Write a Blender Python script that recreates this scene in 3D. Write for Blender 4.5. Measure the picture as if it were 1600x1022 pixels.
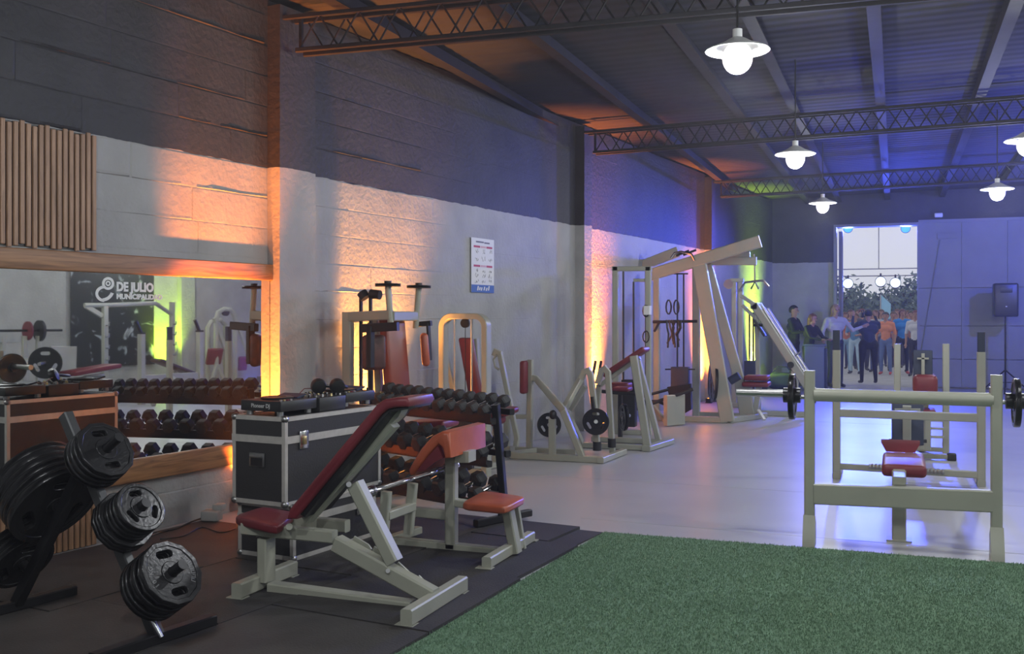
import bpy, bmesh, math, random
from mathutils import Vector, Matrix
for o in list(bpy.data.objects): bpy.data.objects.remove(o, do_unlink=True)
rng = random.Random(7)
SC = bpy.context.scene
COL = SC.collection
# ------------------------------------------------------------------ camera
F, CAMH, HY = 1600.0, 1.5, 495.0          # focal length (px), eye height (m), horizon row of the 1600x1022 frame
YAW = math.radians(20.56)
SN, CS = math.sin(YAW), math.cos(YAW)
cd = bpy.data.cameras.new('camera'); cam = bpy.data.objects.new('camera', cd); COL.objects.link(cam)
cam.location = (0, 0, CAMH); cam.rotation_euler = (math.pi/2, 0, YAW)
cd.sensor_fit = 'HORIZONTAL'; cd.sensor_width = 36; cd.lens = 36*F/1600; cd.shift_y = (HY-511)/1600
cd.clip_end = 300
SC.camera = cam
# ------------------------------------------------------------------ world, exposure
w = bpy.data.worlds.new('world'); SC.world = w; w.use_nodes = True
bg = w.node_tree.nodes['Background']; bg.inputs[0].default_value = (.86, .88, .92, 1); bg.inputs[1].default_value = .76
vs = SC.view_settings
vs.view_transform = 'Standard'; vs.look = 'None'; vs.gamma = 1; vs.use_curve_mapping = False; vs.exposure = 0.0
LAMP_W = 84.0        # each pendant lamp
ORANGE_W, LIME_W, BLUE_W = 800.0, 200.0, 700.0

# ------------------------------------------------------------------ places
def camxy(d, lat): return (-d*SN+lat*CS, d*CS+lat*SN)
def G(x, y, z=0.0):                       # point of the photograph at height z
    d = (CAMH-z)*F/(y-HY); X, Y = camxy(d, (x-800)/F*d); return Vector((X, Y, z))
def VP(x, y, p, n):                       # point of the photograph on an upright plane
    X, Y = camxy(1, (x-800)/F); k = (p[0]*n[0]+p[1]*n[1])/(X*n[0]+Y*n[1]); return Vector((X*k, Y*k, CAMH-(y-HY)/F*k))
def VY(x, y, Y): return VP(x, y, (0, Y), (0, 1))
W0, WD, WN = (-4.83, 6.33), (.1334, .9911), (.9911, -.1334)      # left wall: origin, along, normal
def WL(t, off=0.0, z=0.0): return Vector((W0[0]+WD[0]*t+WN[0]*off, W0[1]+WD[1]*t+WN[1]*off, z))
WANG = -math.atan2(WD[0], WD[1])
# ------------------------------------------------------------------ materials
MATS = {}
def srgb(c): return tuple(((v/255)/12.92 if v/255 <= .04045 else ((v/255+.055)/1.055)**2.4) for v in c)
def mat(name, col, rough=.5, metal=0.0, var=0.0, vscale=6.0, bump=0.0, bscale=40.0, spec=.5, emit=None, es=0.0, coat=0.0, dirt=None):
    m = bpy.data.materials.new(name); m.use_nodes = True; MATS[name] = m
    nt = m.node_tree; b = nt.nodes['Principled BSDF']
    b.inputs['Roughness'].default_value = rough; b.inputs['Metallic'].default_value = metal
    b.inputs['Specular IOR Level'].default_value = spec; b.inputs['Coat Weight'].default_value = coat
    b.inputs['Base Color'].default_value = (*col, 1)
    tc = nt.nodes.new('ShaderNodeTexCoord')
    if var:
        n = nt.nodes.new('ShaderNodeTexNoise'); n.inputs['Scale'].default_value = vscale; n.inputs['Detail'].default_value = 5
        nt.links.new(tc.outputs['Object'], n.inputs['Vector'])
        r = nt.nodes.new('ShaderNodeValToRGB'); r.color_ramp.elements[0].position = .3; r.color_ramp.elements[1].position = .7
        d2 = dirt or tuple(c*(1-var) for c in col)
        r.color_ramp.elements[0].color = (*d2, 1); r.color_ramp.elements[1].color = (*[min(1, c*(1+var*.6)) for c in col], 1)
        nt.links.new(n.outputs['Fac'], r.inputs['Fac']); nt.links.new(r.outputs['Color'], b.inputs['Base Color'])
    if bump:
        n2 = nt.nodes.new('ShaderNodeTexNoise'); n2.inputs['Scale'].default_value = bscale; n2.inputs['Detail'].default_value = 4
        nt.links.new(tc.outputs['Object'], n2.inputs['Vector'])
        bp = nt.nodes.new('ShaderNodeBump'); bp.inputs['Strength'].default_value = bump; bp.inputs['Distance'].default_value = .01
        nt.links.new(n2.outputs['Fac'], bp.inputs['Height']); nt.links.new(bp.outputs['Normal'], b.inputs['Normal'])
    if emit:
        b.inputs['Emission Color'].default_value = (*emit, 1); b.inputs['Emission Strength'].default_value = es
    return m
def wood(name, c1, c2, axis='X', scale=9.0, rough=.45):
    m = mat(name, c1, rough); nt = m.node_tree; b = nt.nodes['Principled BSDF']; tc = nt.nodes['Texture Coordinate']
    mp = nt.nodes.new('ShaderNodeMapping'); mp.inputs['Scale'].default_value = (.6, 7, 7) if axis == 'X' else (7, 7, .6)
    n = nt.nodes.new('ShaderNodeTexNoise'); n.inputs['Scale'].default_value = scale*.5; n.inputs['Detail'].default_value = 7; n.inputs['Distortion'].default_value = 1.3
    r = nt.nodes.new('ShaderNodeValToRGB'); r.color_ramp.elements[0].position = .32; r.color_ramp.elements[1].position = .68
    r.color_ramp.elements[0].color = (*c2, 1); r.color_ramp.elements[1].color = (*c1, 1)
    oi = nt.nodes.new('ShaderNodeObjectInfo'); ad = nt.nodes.new('ShaderNodeVectorMath'); ad.operation = 'ADD'
    mu = nt.nodes.new('ShaderNodeMath'); mu.operation = 'MULTIPLY'; mu.inputs[1].default_value = 37.0
    nt.links.new(oi.outputs['Random'], mu.inputs[0]); nt.links.new(tc.outputs['Object'], ad.inputs[0]); nt.links.new(mu.outputs[0], ad.inputs[1])
    nt.links.new(ad.outputs[0], mp.inputs['Vector']); nt.links.new(mp.outputs['Vector'], n.inputs['Vector'])
    nt.links.new(n.outputs['Fac'], r.inputs['Fac']); nt.links.new(r.outputs['Color'], b.inputs['Base Color'])
    return m
mat('cream', (.37, .375, .31), .36, .0, .10, 3, .05, 25)
mat('olive', (.16, .19, .13), .4)
mat('redpad', (.17, .021, .031), .42, var=.18, vscale=4, bump=.12, bscale=12)
mat('rustpad', (.26, .05, .028), .35, var=.2, vscale=5, bump=.2, bscale=9)
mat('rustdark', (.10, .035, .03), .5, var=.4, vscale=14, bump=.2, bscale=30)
mat('orangepad', (.46, .10, .045), .32, var=.2, vscale=5, bump=.25, bscale=9)
mat('blackpad', (.015, .015, .018), .5)
mat('black', (.014, .014, .016), .38, var=.3, vscale=8, bump=.05)
mat('blackmetal', (.02, .02, .023), .35, .4)
mat('rubber', (.022, .022, .024), .62, var=.25, vscale=30, bump=.2, bscale=60)
mat('iron', (.03, .03, .033), .22, .45, bump=.1, bscale=60)
mat('ironhi', (.06, .06, .064), .45, .35)
mat('chrome', (.62, .62, .63), .18, 1.0)
mat('steel', (.42, .42, .42), .35, 1.0)
mat('alu', (.56, .54, .51), .42, .25, .1, 20)
mat('brass', (.62, .50, .25), .3, .9)
mat('casepanel', (.028, .027, .03), .55, bump=.12, bscale=90)
mat('gear', (.022, .022, .024), .4)
mat('gearprint', (.6, .6, .6), .5)
mat('white', (.75, .75, .74), .45)
mat('greybox', (.42, .42, .41), .5)
mat('truss', (.018, .017, .020), .65, 0, .2, 10, spec=.15)
mat('navy', (.02, .03, .07), .6)
wood('slat', (.40, .23, .13), (.24, .13, .07), 'Z')
wood('beamwood', (.40, .20, .085), (.17, .08, .035), 'X', 6)
wood('board', (.45, .28, .15), (.3, .18, .09), 'X', 6)
# ------------------------------------------------------------------ mesh building
def frame(d, up=None):
    d = Vector(d).normalized(); up = Vector(up or (0, 0, 1))
    if abs(d.dot(up)) > .985: up = Vector((0, 1, 0)) if abs(d.y) < .9 else Vector((1, 0, 0))
    s = d.cross(up).normalized(); return d, s, s.cross(d).normalized()
class MB:
    def __init__(self): self.v = []; self.f = []
    def add(self, vs, fs):
        n = len(self.v); self.v += [Vector(p) for p in vs]; self.f += [tuple(i+n for i in f) for f in fs]; return self
    def rings(self, rings, cap=True, close=False):
        n = len(rings[0]); vs = [p for r in rings for p in r]; fs = []
        m = len(rings)
        for i in range(m if close else m-1):
            j = (i+1) % m
            for k in range(n): fs.append((i*n+k, i*n+(k+1) % n, j*n+(k+1) % n, j*n+k))
        if cap and not close: fs.append(tuple(range(n-1, -1, -1))); fs.append(tuple((m-1)*n+k for k in range(n)))
        return self.add(vs, fs)
    def box(self, c, s, R=None):
        c = Vector(c); vs = []
        for x in (-.5, .5):
            for y in (-.5, .5):
                for z in (-.5, .5):
                    p = Vector((x*s[0], y*s[1], z*s[2])); vs.append(c+(R @ p if R else p))
        return self.add(vs, [(0, 1, 3, 2), (4, 6, 7, 5), (0, 4, 5, 1), (2, 3, 7, 6), (0, 2, 6, 4), (1, 5, 7, 3)])
    def sect(self, w, h, c=.12):
        e = min(w, h)*c; a, b = w/2, h/2
        return [(-a+e, -b), (a-e, -b), (a, -b+e), (a, b-e), (a-e, b), (-a+e, b), (-a, b-e), (-a, -b+e)]
    def beam(self, p, q, w, h=None, up=None):
        h = h or w; p, q = Vector(p), Vector(q); d, s, u = frame(q-p, up); S = self.sect(w, h)
        return self.rings([[c+s*a+u*b for a, b in S] for c in (p, q)])
    def cyl(self, p, q, r, r2=None, n=14, cap=True):
        p, q = Vector(p), Vector(q); d, s, u = frame(q-p); r2 = r if r2 is None else r2
        return self.rings([[c+(s*math.cos(2*math.pi*k/n)+u*math.sin(2*math.pi*k/n))*rr for k in range(n)] for c, rr in ((p, r), (q, r2))], cap)
    def path(self, pts, r, n=8, close=False, rect=None, up=None):
        pts = [Vector(p) for p in pts]; m = len(pts); rings = []; prev = None
        for i, p in enumerate(pts):
            a = pts[i-1] if (i or close) else p; b = pts[(i+1) % m] if (i < m-1 or close) else p
            d1 = (p-a).normalized() if (p-a).length > 1e-6 else (b-p).normalized()
            d2 = (b-p).normalized() if (b-p).length > 1e-6 else d1
            t = (d1+d2).normalized() if (d1+d2).length > 1e-6 else d1
            if rect:
                s = t.cross(Vector(up)).normalized(); u = Vector(up).normalized()
                k = 1/max(.4, t.dot(d1)); rings.append([p+s*aa*k+u*bb for aa, bb in self.sect(*rect)])
            else:
                if prev is None: _, s, u = frame(t)
                else:
                    s = (prev-t*prev.dot(t)).normalized(); u = s.cross(t)
                prev = s
                rings.append([p+(s*math.cos(2*math.pi*k/n)+u*math.sin(2*math.pi*k/n))*r for k in range(n)])
        return self.rings(rings, True, close)
    def lathe(self, prof, o, ax=(0, 0, 1), n=20, cap=True):
        d, s, u = frame(ax); o = Vector(o)
        return self.rings([[o+d*z+(s*math.cos(2*math.pi*k/n)+u*math.sin(2*math.pi*k/n))*max(r, 1e-4) for k in range(n)] for r, z in prof], cap)
    def prism(self, pts, n):            # planar polygon pts extruded by vector n
        pts = [Vector(p) for p in pts]; n = Vector(n); return self.rings([pts, [p+n for p in pts]])
    def rbox(self, c, s, r, R=None, seg=3, crown=0.0):
        bm = bmesh.new(); bmesh.ops.create_cube(bm, size=1)
        for v in bm.verts: v.co = Vector((v.co.x*s[0], v.co.y*s[1], v.co.z*s[2]))
        bmesh.ops.bevel(bm, geom=list(bm.edges), offset=min(r, min(s)*.49), segments=seg, profile=.5, affect='EDGES')
        if crown:
            bmesh.ops.subdivide_edges(bm, edges=[e for e in bm.edges if e.calc_length() > .08], cuts=3, use_grid_fill=True)
            for v in bm.verts:
                if v.co.z > 0: v.co.z += crown*(1-(2*v.co.x/s[0])**2)*(1-(2*v.co.y/s[1])**2)
        c = Vector(c); bm.verts.index_update()
        self.add([c+(R @ v.co if R else v.co) for v in bm.verts], [tuple(v.index for v in f.verts) for f in bm.faces]); bm.free(); return self
    def sphere(self, c, r, n=14, m=9, sc=(1, 1, 1), R=None):
        c = Vector(c); rings = []
        for i in range(m+1):
            a = math.pi*i/m-math.pi/2; rr = max(math.cos(a), .012)
            ring = [Vector((rr*math.cos(2*math.pi*k/n)*sc[0], rr*math.sin(2*math.pi*k/n)*sc[1], math.sin(a)*sc[2]))*r for k in range(n)]
            rings.append([c+(R @ p if R else p) for p in ring])
        return self.rings(rings)
    def mesh(self, name, off=None, ang=35):
        me = bpy.data.meshes.new(name); off = Vector(off or (0, 0, 0))
        me.from_pydata([tuple(p-off) for p in self.v], [], self.f); me.validate()
        bm = bmesh.new(); bm.from_mesh(me); bmesh.ops.recalc_face_normals(bm, faces=bm.faces); bm.to_mesh(me); bm.free()
        if ang:
            me.polygons.foreach_set('use_smooth', [True]*len(me.polygons)); me.set_sharp_from_angle(angle=math.radians(ang))
        return me
def link(name, me, m=None, parent=None, loc=None, rz=0):
    o = bpy.data.objects.new(name, me); COL.objects.link(o)
    if m is not None and me is not None and not me.materials: me.materials.append(MATS[m] if isinstance(m, str) else m)
    if parent: o.parent = parent
    if loc is not None: o.location = loc
    if rz: o.rotation_euler = (0, 0, rz)
    return o
def tag(o, label, cat=None, group=None, kind=None):
    o['label'] = label
    if cat: o['category'] = cat
    if group: o['group'] = group
    if kind: o['kind'] = kind
    return o
class Thing:                               # an Empty at the thing's base; parts are given in world space (local=False) or in its own
    def __init__(s, name, label, cat, loc=(0, 0, 0), rz=0, group=None, local=False, kind=None):
        s.e = link(name, None, loc=loc, rz=rz); s.off = Vector((0, 0, 0)) if local else Vector(loc)
        tag(s.e, label, cat, group, kind)
    def part(s, name, mb, m, parent=None, ang=35, label=None):
        o = link(name, mb.mesh(name, s.off, ang), m, parent or s.e)
        if label: o['label'] = label
        return o
    def beam(s, name, p, q, w, h=None, m='cream', up=None, parent=None): return s.part(name, MB().beam(p, q, w, h, up), m, parent)
    def cyl(s, name, p, q, r, m='cream', r2=None, n=14, parent=None): return s.part(name, MB().cyl(p, q, r, r2, n), m, parent)
    def path(s, name, pts, r, m='cream', n=8, close=False, rect=None, up=None, parent=None): return s.part(name, MB().path(pts, r, n, close, rect, up), m, parent)
    def box(s, name, c, sz, m='cream', R=None, parent=None): return s.part(name, MB().box(c, sz, R), m, parent)
    def rbox(s, name, c, sz, r, m, R=None, parent=None, crown=0.0, seg=3): return s.part(name, MB().rbox(c, sz, r, R, seg, crown), m, parent)
def copy_tree(o, parent=None):
    c = o.copy(); COL.objects.link(c); c.parent = parent
    for ch in o.children: copy_tree(ch, c)
    return c
def single(name, mb, m, label, cat, group=None, kind=None, loc=None, ang=35):
    loc = Vector(loc) if loc is not None else (sum(mb.v, Vector())/len(mb.v))
    o = link(name, mb.mesh(name, loc, ang), m, loc=loc); tag(o, label, cat, group, kind); return o
def struct(name, mb, m, label=None, parent=None, ang=35):
    o = link(name, mb.mesh(name, None, ang), m, parent)
    if not parent: o['kind'] = 'structure'
    if label: o['label'] = label
    return o
def euler(rx=0, ry=0, rz=0):
    from mathutils import Euler
    return Euler((rx, ry, rz)).to_matrix()
def fmat(x, y, z): return Matrix((x, y, z)).transposed()     # columns
def text_obj(name, s, size, m, parent, mw, depth=.002, align='CENTER', bold=0.0, sx=1.0):
    cu = bpy.data.curves.new(name, 'FONT'); cu.body = s; cu.size = size; cu.extrude = depth; cu.align_x = align; cu.align_y = 'CENTER'
    cu.offset = bold; cu.resolution_u = 3
    t = bpy.data.objects.new(name+'_tmp', cu); COL.objects.link(t); bpy.context.view_layer.update()
    me = bpy.data.meshes.new_from_object(t.evaluated_get(bpy.context.evaluated_depsgraph_get())); bpy.data.objects.remove(t, do_unlink=True)
    me.materials.clear(); me.materials.append(MATS[m])
    for v in me.vertices: v.co.x *= sx
    me.transform(mw)
    o = bpy.data.objects.new(name, me); COL.objects.link(o); o.parent = parent
    return o
def light(kind, name, loc, energy, color, size=.05, direction=None, angle=60, blend=.6, parent=None):
    l = bpy.data.lights.new(name, kind); l.energy = energy; l.color = color
    if kind in ('POINT', 'SPOT'): l.shadow_soft_size = size
    if kind == 'SPOT': l.spot_size = math.radians(angle); l.spot_blend = blend
    o = bpy.data.objects.new(name, l); COL.objects.link(o); o.location = loc
    if direction is not None: o.rotation_euler = Vector(direction).to_track_quat('-Z', 'Y').to_euler()
    return o
# ================================================================== THE SETTING
ROOFZ = lambda X: 3.93+.016*(X+4.6)
XR, YB, YE = 8.0, -5.5, 23.2
PAINT = 2.70
def paint_mat(name, up, lo, zline, b=.35):
    m = mat(name, lo, .62); nt = m.node_tree; bs = nt.nodes['Principled BSDF']; tc = nt.nodes['Texture Coordinate']
    ge = nt.nodes.new('ShaderNodeNewGeometry'); se = nt.nodes.new('ShaderNodeSeparateXYZ'); nt.links.new(ge.outputs['Position'], se.inputs[0])
    n = nt.nodes.new('ShaderNodeTexNoise'); n.inputs['Scale'].default_value = 6; nt.links.new(ge.outputs['Position'], n.inputs['Vector'])
    ma = nt.nodes.new('ShaderNodeMath'); ma.operation = 'MULTIPLY_ADD'; ma.inputs[1].default_value = .03; nt.links.new(n.outputs['Fac'], ma.inputs[0]); nt.links.new(se.outputs['Z'], ma.inputs[2])
    gt = nt.nodes.new('ShaderNodeMath'); gt.operation = 'GREATER_THAN'; gt.inputs[1].default_value = zline+.015; nt.links.new(ma.outputs[0], gt.inputs[0])
    n3 = nt.nodes.new('ShaderNodeTexNoise'); n3.inputs['Scale'].default_value = 2.5; n3.inputs['Detail'].default_value = 6; nt.links.new(ge.outputs['Position'], n3.inputs['Vector'])
    cols = []
    for c, v in ((lo, .14), (up, .3)):
        r = nt.nodes.new('ShaderNodeValToRGB'); r.color_ramp.elements[0].color = (*[x*(1-v) for x in c], 1); r.color_ramp.elements[1].color = (*[x*(1+v*.5) for x in c], 1)
        r.color_ramp.elements[0].position = .3; r.color_ramp.elements[1].position = .7
        nt.links.new(n3.outputs['Fac'], r.inputs['Fac']); cols.append(r)
    mx = nt.nodes.new('ShaderNodeMix'); mx.data_type = 'RGBA'; nt.links.new(gt.outputs[0], mx.inputs['Factor'])
    nt.links.new(cols[0].outputs[0], mx.inputs['A']); nt.links.new(cols[1].outputs[0], mx.inputs['B']); nt.links.new(mx.outputs['Result'], bs.inputs['Base Color'])
    n2 = nt.nodes.new('ShaderNodeTexNoise'); n2.inputs['Scale'].default_value = 22; n2.inputs['Detail'].default_value = 8; nt.links.new(ge.outputs['Position'], n2.inputs['Vector'])
    bp = nt.nodes.new('ShaderNodeBump'); bp.inputs['Strength'].default_value = b; bp.inputs['Distance'].default_value = .02
    nt.links.new(n2.outputs['Fac'], bp.inputs['Height']); nt.links.new(bp.outputs['Normal'], bs.inputs['Normal'])
    return m
paint_mat('wallpaint', (.028, .028, .032), (.36, .36, .355), PAINT)
paint_mat('wallpaint_end', (.026, .028, .038), (.33, .33, .335), 2.68, .2)
mat('floorpaint', (.42, .42, .44), .36, 0, .10, 1.3, .06, 7, spec=.5)
mat('roofsheet', (.032, .031, .035), .75, 0, .15, 3, spec=.08)
mat('turf', (.185, .305, .195), .92, 0, .30, 55, .6, 220, spec=.1)
mat('asphalt', (.40, .40, .41), .8, 0, .15, 3)
mat('gatesheet', (.20, .21, .23), .5, 0, .1, 2, .05, 5)
mat('mirrorglass', (.80, .82, .80), .015, 1.0)

floor = struct('floor', MB().add([(-7, YB, 0), (XR, YB, 0), (XR, YE+.15, 0), (-7, YE+.15, 0)], [(0, 1, 2, 3)]), 'floorpaint', 'pale grey painted concrete floor')
yard = struct('yard_ground', MB().add([(-40, YE+.15, -.02), (40, YE+.15, -.02), (40, 90, -.02), (-40, 90, -.02)], [(0, 1, 2, 3)]), 'asphalt', 'pale paved yard outside the open gate')
# joints in the slab
for (a, b) in (((1230, 836), (1600, 866)), ((1170, 655), (1500, 668)), ((900, 746), (1300, 772))):
    p, q = G(*a), G(*b); d = (q-p).normalized(); p -= d*1.5; q += d*3
    struct('slab_joint', MB().beam(p, q, .012, .002), 'greybox', parent=floor)

# ---- left wall: slab + blocks
T0, T1 = -11.0, 17.05
mbw = MB(); q = [WL(T0, 0), WL(T1, 0), WL(T1, -.2), WL(T0, -.2)]
mbw.prism(q, (0, 0, 4.05)); wall_left = struct('wall_left', mbw, 'wallpaint', 'two-tone painted block wall, dark grey above white')
def block_mesh(i):
    r = random.Random(i); nx = 9; mb = MB(); pr = [(-.5, 0), (-.47, -.003), (-.40, -.004), (.46, -.0035), (.5, 0)]; g = []
    for a in range(nx+1):
        lip = r.random() if (i % 3 == 0) else 0; end = a in (0, nx)
        for c, (z, y) in enumerate(pr):
            yy = 0 if (end and i % 4 == 3) else y
            if c == 1 and lip > .45 and not end: yy -= .012*lip
            if c == 3 and (i % 3 == 1) and r.random() > .5 and not end: yy -= .008*r.random()
            x = a/nx-.5
            if end: pass
            elif a == 1: x = -.49
            elif a == nx-1: x = .49
            g.append(Vector((x, yy, z+(r.uniform(-.03, .02) if c == 1 else 0))))
    k = len(pr)
    mb.add(g, [(a*k+c, (a+1)*k+c, (a+1)*k+c+1, a*k+c+1) for a in range(nx) for c in range(k-1)]); me = mb.mesh('block', None, 2); me.materials.append(MATS['wallpaint']); return me
BM = [block_mesh(i) for i in range(6)]
CH = .2455
def blocks(t0, t1, ln, rel=1.0):
    for c in range(16):
        t = t0-(ln/2 if c % 2 else 0)
        while t < t1:
            l2 = ln*(.75+rng.random()*.5); a, b = max(t, t0), min(t+l2, t1); t += l2
            if b-a < .06: continue
            o = bpy.data.objects.new('block', BM[rng.randrange(6)]); COL.objects.link(o); o.parent = wall_left
            o.location = WL((a+b)/2, .0005, CH*c+CH/2); o.rotation_euler = (0, 0, WANG+math.pi/2); o.scale = (b-a-.003, (.35+rng.random()*.6)*max(rel, 1.0-max(0, (a+b)/2-1.2)/3.2), CH-.002)
blocks(-2.9, .70, 1.3); blocks(1.145, 6.62, 1.75, .18); blocks(6.86, 12.16, 2.1, .18); blocks(12.38, 16.7, 2.1, .18)
# ---- pilasters
for i, (a, b) in enumerate(((.70, 1.145), (6.62, 6.86), (12.16, 12.36))):
    mb = MB(); n = 22
    mb.rings([[WL(a, -.01, z), WL(a, .13+rng.uniform(-.004, .004), z), WL(b, .13+rng.uniform(-.004, .004), z), WL(b, -.01, z)] for z in [4.0*k/n for k in range(n+1)]])
    struct('trim_%d' % (i+1), mb, 'wallpaint', 'concrete pilaster on the block wall, dark above white')
# ---- end wall with the gate
DX0, DX1, DZ = -1.20, .44, 3.42
mb = MB()
mb.box(((-3.2+DX0)/2, YE+.08, 2.05), (DX0+3.2, .16, 4.1)); mb.box(((DX0+DX1)/2, YE+.08, (DZ+4.2)/2), (DX1-DX0, .16, 4.2-DZ)); mb.box(((DX1+XR+.2)/2, YE+.10, 2.1), (XR+.2-DX1, .12, 4.2))
paint = struct('wall_end', mb, 'wallpaint_end', 'end wall, dark above white, beside the gate opening')
right = struct('wall_right', MB().box((XR+.1, (YB+YE)/2, 2.1), (.2, YE-YB+.6, 4.2)), 'wallpaint', 'right-hand wall, dark above white')
back = struct('wall_back', MB().box((.5, YB-.1, 2.1), (16, .2, 4.2)), 'wallpaint', 'wall behind the photographer')
for i, y in enumerate((15.55, 9.6, 20.6)):
    struct('trim_%d' % (5+i), MB().box((XR-.07, y, 2.05), (.16, .35, 4.1)), 'wallpaint', 'pilaster on the right-hand wall')
# sheet metal gate leaf to the right of the opening, split in panels
gate = Thing('door_1', 'grey sheet metal sliding gate leaf beside the open doorway', None, (DX1, YE-.02, 0), kind='structure')
if True:
    xs = [DX1, DX1+.86, DX1+1.72, DX1+2.58, DX1+3.44]; zs = [.03, .62, 1.31, 2.10, 3.5]
    for i in range(4):
        for j in range(4):
            gate.box('sheet_panel', ((xs[i]+xs[i+1])/2, YE-.025+rng.uniform(-.004, .004), (zs[j]+zs[j+1])/2), (xs[i+1]-xs[i]-.012, .02, zs[j+1]-zs[j]-.012), 'gatesheet')
    for x in xs: gate.box('stile', (x, YE-.04, 1.76), (.05, .03, 3.46), 'gatesheet')
    gate.box('top_rail', ((xs[0]+xs[-1])/2, YE-.05, 3.5), (xs[-1]-xs[0], .06, .06), 'gatesheet')
    gate.box('lock_box', (DX1+.55, YE-.06, 3.18), (.36, .05, .1), 'gatesheet'); gate.cyl('pull_rod', (DX1+.42, YE-.06, 3.1), (DX1+.06, YE-.06, .75), .012, 'gatesheet')
# folded leaf and jamb on the other side
lf = Thing('door_2', 'narrow folded gate leaf standing open at the left jamb', None, (DX0, YE, 0), kind='structure')
lf.box('jamb', (DX0-.03, YE-.02, 1.72), (.06, .22, 3.44), 'gatesheet'); lf.box('leaf', (DX0+.06, YE+.55, 1.7), (.05, .9, 3.3), 'gatesheet'); lf.box('stile', (DX0+.1, YE+.1, 1.7), (.04, .05, 3.3), 'gatesheet')
lf.box('lintel', ((DX0+DX1)/2, YE-.02, DZ+.03), (DX1-DX0+.12, .2, .06), 'gatesheet')
# ---- roof: corrugated sheet
mb = MB(); y = YB-.2; prof = []
while y < YE+.3:
    prof += [(y, 0), (y+.06, 0), (y+.085, .004), (y+.16, .004), (y+.185, 0)]; y += .2
vs2 = []
for X in (-7.0, XR+.2): vs2 += [(X, yy, ROOFZ(X)+.13+zz) for yy, zz in prof]
n = len(prof); mb.add(vs2, [(i, i+1, n+i+1, n+i) for i in range(n-1)])
roof = struct('ceiling', mb, 'roofsheet', 'dark corrugated roof sheeting', ang=20)
# ---- trusses and purlins
def truss(p, q, i):
    p = Vector((p[0], p[1], 3.6)); t = Thing('roof_truss', 'dark lattice roof truss spanning from the %s pilaster' % ('first block wall', 'second block wall', 'third block wall', 'rear')[i], None, p, kind='structure')
    d = Vector((q[0]-p[0], q[1]-p[1], 0)); L = d.length; d.normalize(); s = Vector((-d.y, d.x, 0))
    at = lambda u, o, z: Vector((p[0]+d.x*u+s.x*o, p[1]+d.y*u+s.y*o, ROOFZ(p[0]+d.x*u)+z))
    for o in (-.07, .07):
        t.beam('top_chord', at(0, o, -.03), at(L, o, -.03), .035, .035, 'truss'); t.beam('bottom_chord', at(.12, o, -.30), at(L, o, -.30), .035, .035, 'truss')
    t.beam('end_post', at(.13, 0, -.30), at(.13, 0, -.03), .03, .03, 'truss')
    u = .15; k = 0
    while u < L-.3:
        e = u+.17; o = -.07 if k % 4 < 2 else .07
        a, b = (-.30, -.03) if k % 2 == 0 else (-.03, -.30)
        t.part('web_bar', MB().cyl(at(u, -.07, a), at(e, -.07, b), .008, n=5), 'truss') if u < 6.6 else None
        if u < 6.6: t.part('web_bar', MB().cyl(at(u, .07, b), at(e, .07, a), .008, n=5), 'truss')
        u = e; k += 1
    mb = MB()
    while u < L-.3:
        e = u+.17; a, b = (-.30, -.03) if k % 2 == 0 else (-.03, -.30); mb.cyl(at(u, -.07, a), at(e, -.07, b), .008, n=5); u = e; k += 1
    if mb.v: t.part('web_bar', mb, 'truss')['kind'] = 'stuff'
    return t
truss((-4.62, 7.12), (XR, 8.35), 0); truss((-3.82, 12.95), (XR, 12.95), 1); truss((-3.07, 18.55), (XR, 18.55), 2); truss((-5.4, 1.2), (XR, 2.2), 3)
for X in (-4.1, -3.0, -1.82, -1.17, -.2, .87, 1.9, 2.9, 3.9, 4.9, 5.9, 6.9):
    t = Thing('purlin', 'dark steel roof purlin running the length of the shed', None, (X, YB, ROOFZ(X)), group='roof purlins', kind='structure')
    z = ROOFZ(X)+.06; y0 = YB if X > -3.2 else 4.0
    t.box('web_plate', (X, (YE+y0)/2, z), (.05, YE-y0, .13), 'truss'); t.box('flange', (X+.03, (YE+y0)/2, z-.07), (.11, YE-y0, .012), 'truss')
struct('emergency_light', MB().rbox((.83, YE-.08, 3.62), (.16, .07, .09), .02), 'white', 'small white emergency light box above the gate')
# ---- pendant lamps
mat('lampglobe', (.9, .9, .9), .4, emit=(1, .98, .93), es=.86)
mat('lampshade', (.85, .86, .86), .35)
def lamp(loc, label, cat='lamp'):
    t = Thing('pendant_lamp', label, cat, loc, group='pendant lamps', local=True)
    sh = [(.03, .10), (.06, .085), (.10, .06), (.19, .025), (.20, .015), (.195, .012), (.10, .05), (.05, .07), (.03, .085)]
    t.part('shade', MB().lathe(sh, (0, 0, 0), n=28), 'lampshade', ang=50)
    t.part('globe', MB().sphere((0, 0, -.03), .095, 18, 12, (1, 1, 1.05)), 'lampglobe')
    t.part('socket', MB().cyl((0, 0, .08), (0, 0, .15), .03), 'lampshade'); zt = ROOFZ(loc[0])+.10-loc[2]
    t.part('cord', MB().cyl((0, 0, .16), (0, 0, zt), .007, n=6), 'black')
    l = light('POINT', 'lamp_light', (0, 0, -.17), LAMP_W, (.93, .96, .97), .05); l.parent = t.e
for i, (x, y, z, s) in enumerate(((-.93, 6.5, 3.15, 'over the green turf'), (-.95, 10.65, 3.12, 'beyond the first roof truss, over the racks'), (-1.02, 15.85, 3.17, 'beyond the second roof truss'), (1.2, 14.3, 3.1, 'before the gate leaf'), (1.13, 10.45, 3.1, 'over the barbell end'))):
    lamp((x, y, z), 'glowing white pendant lamp with flat round shade '+s)
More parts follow.
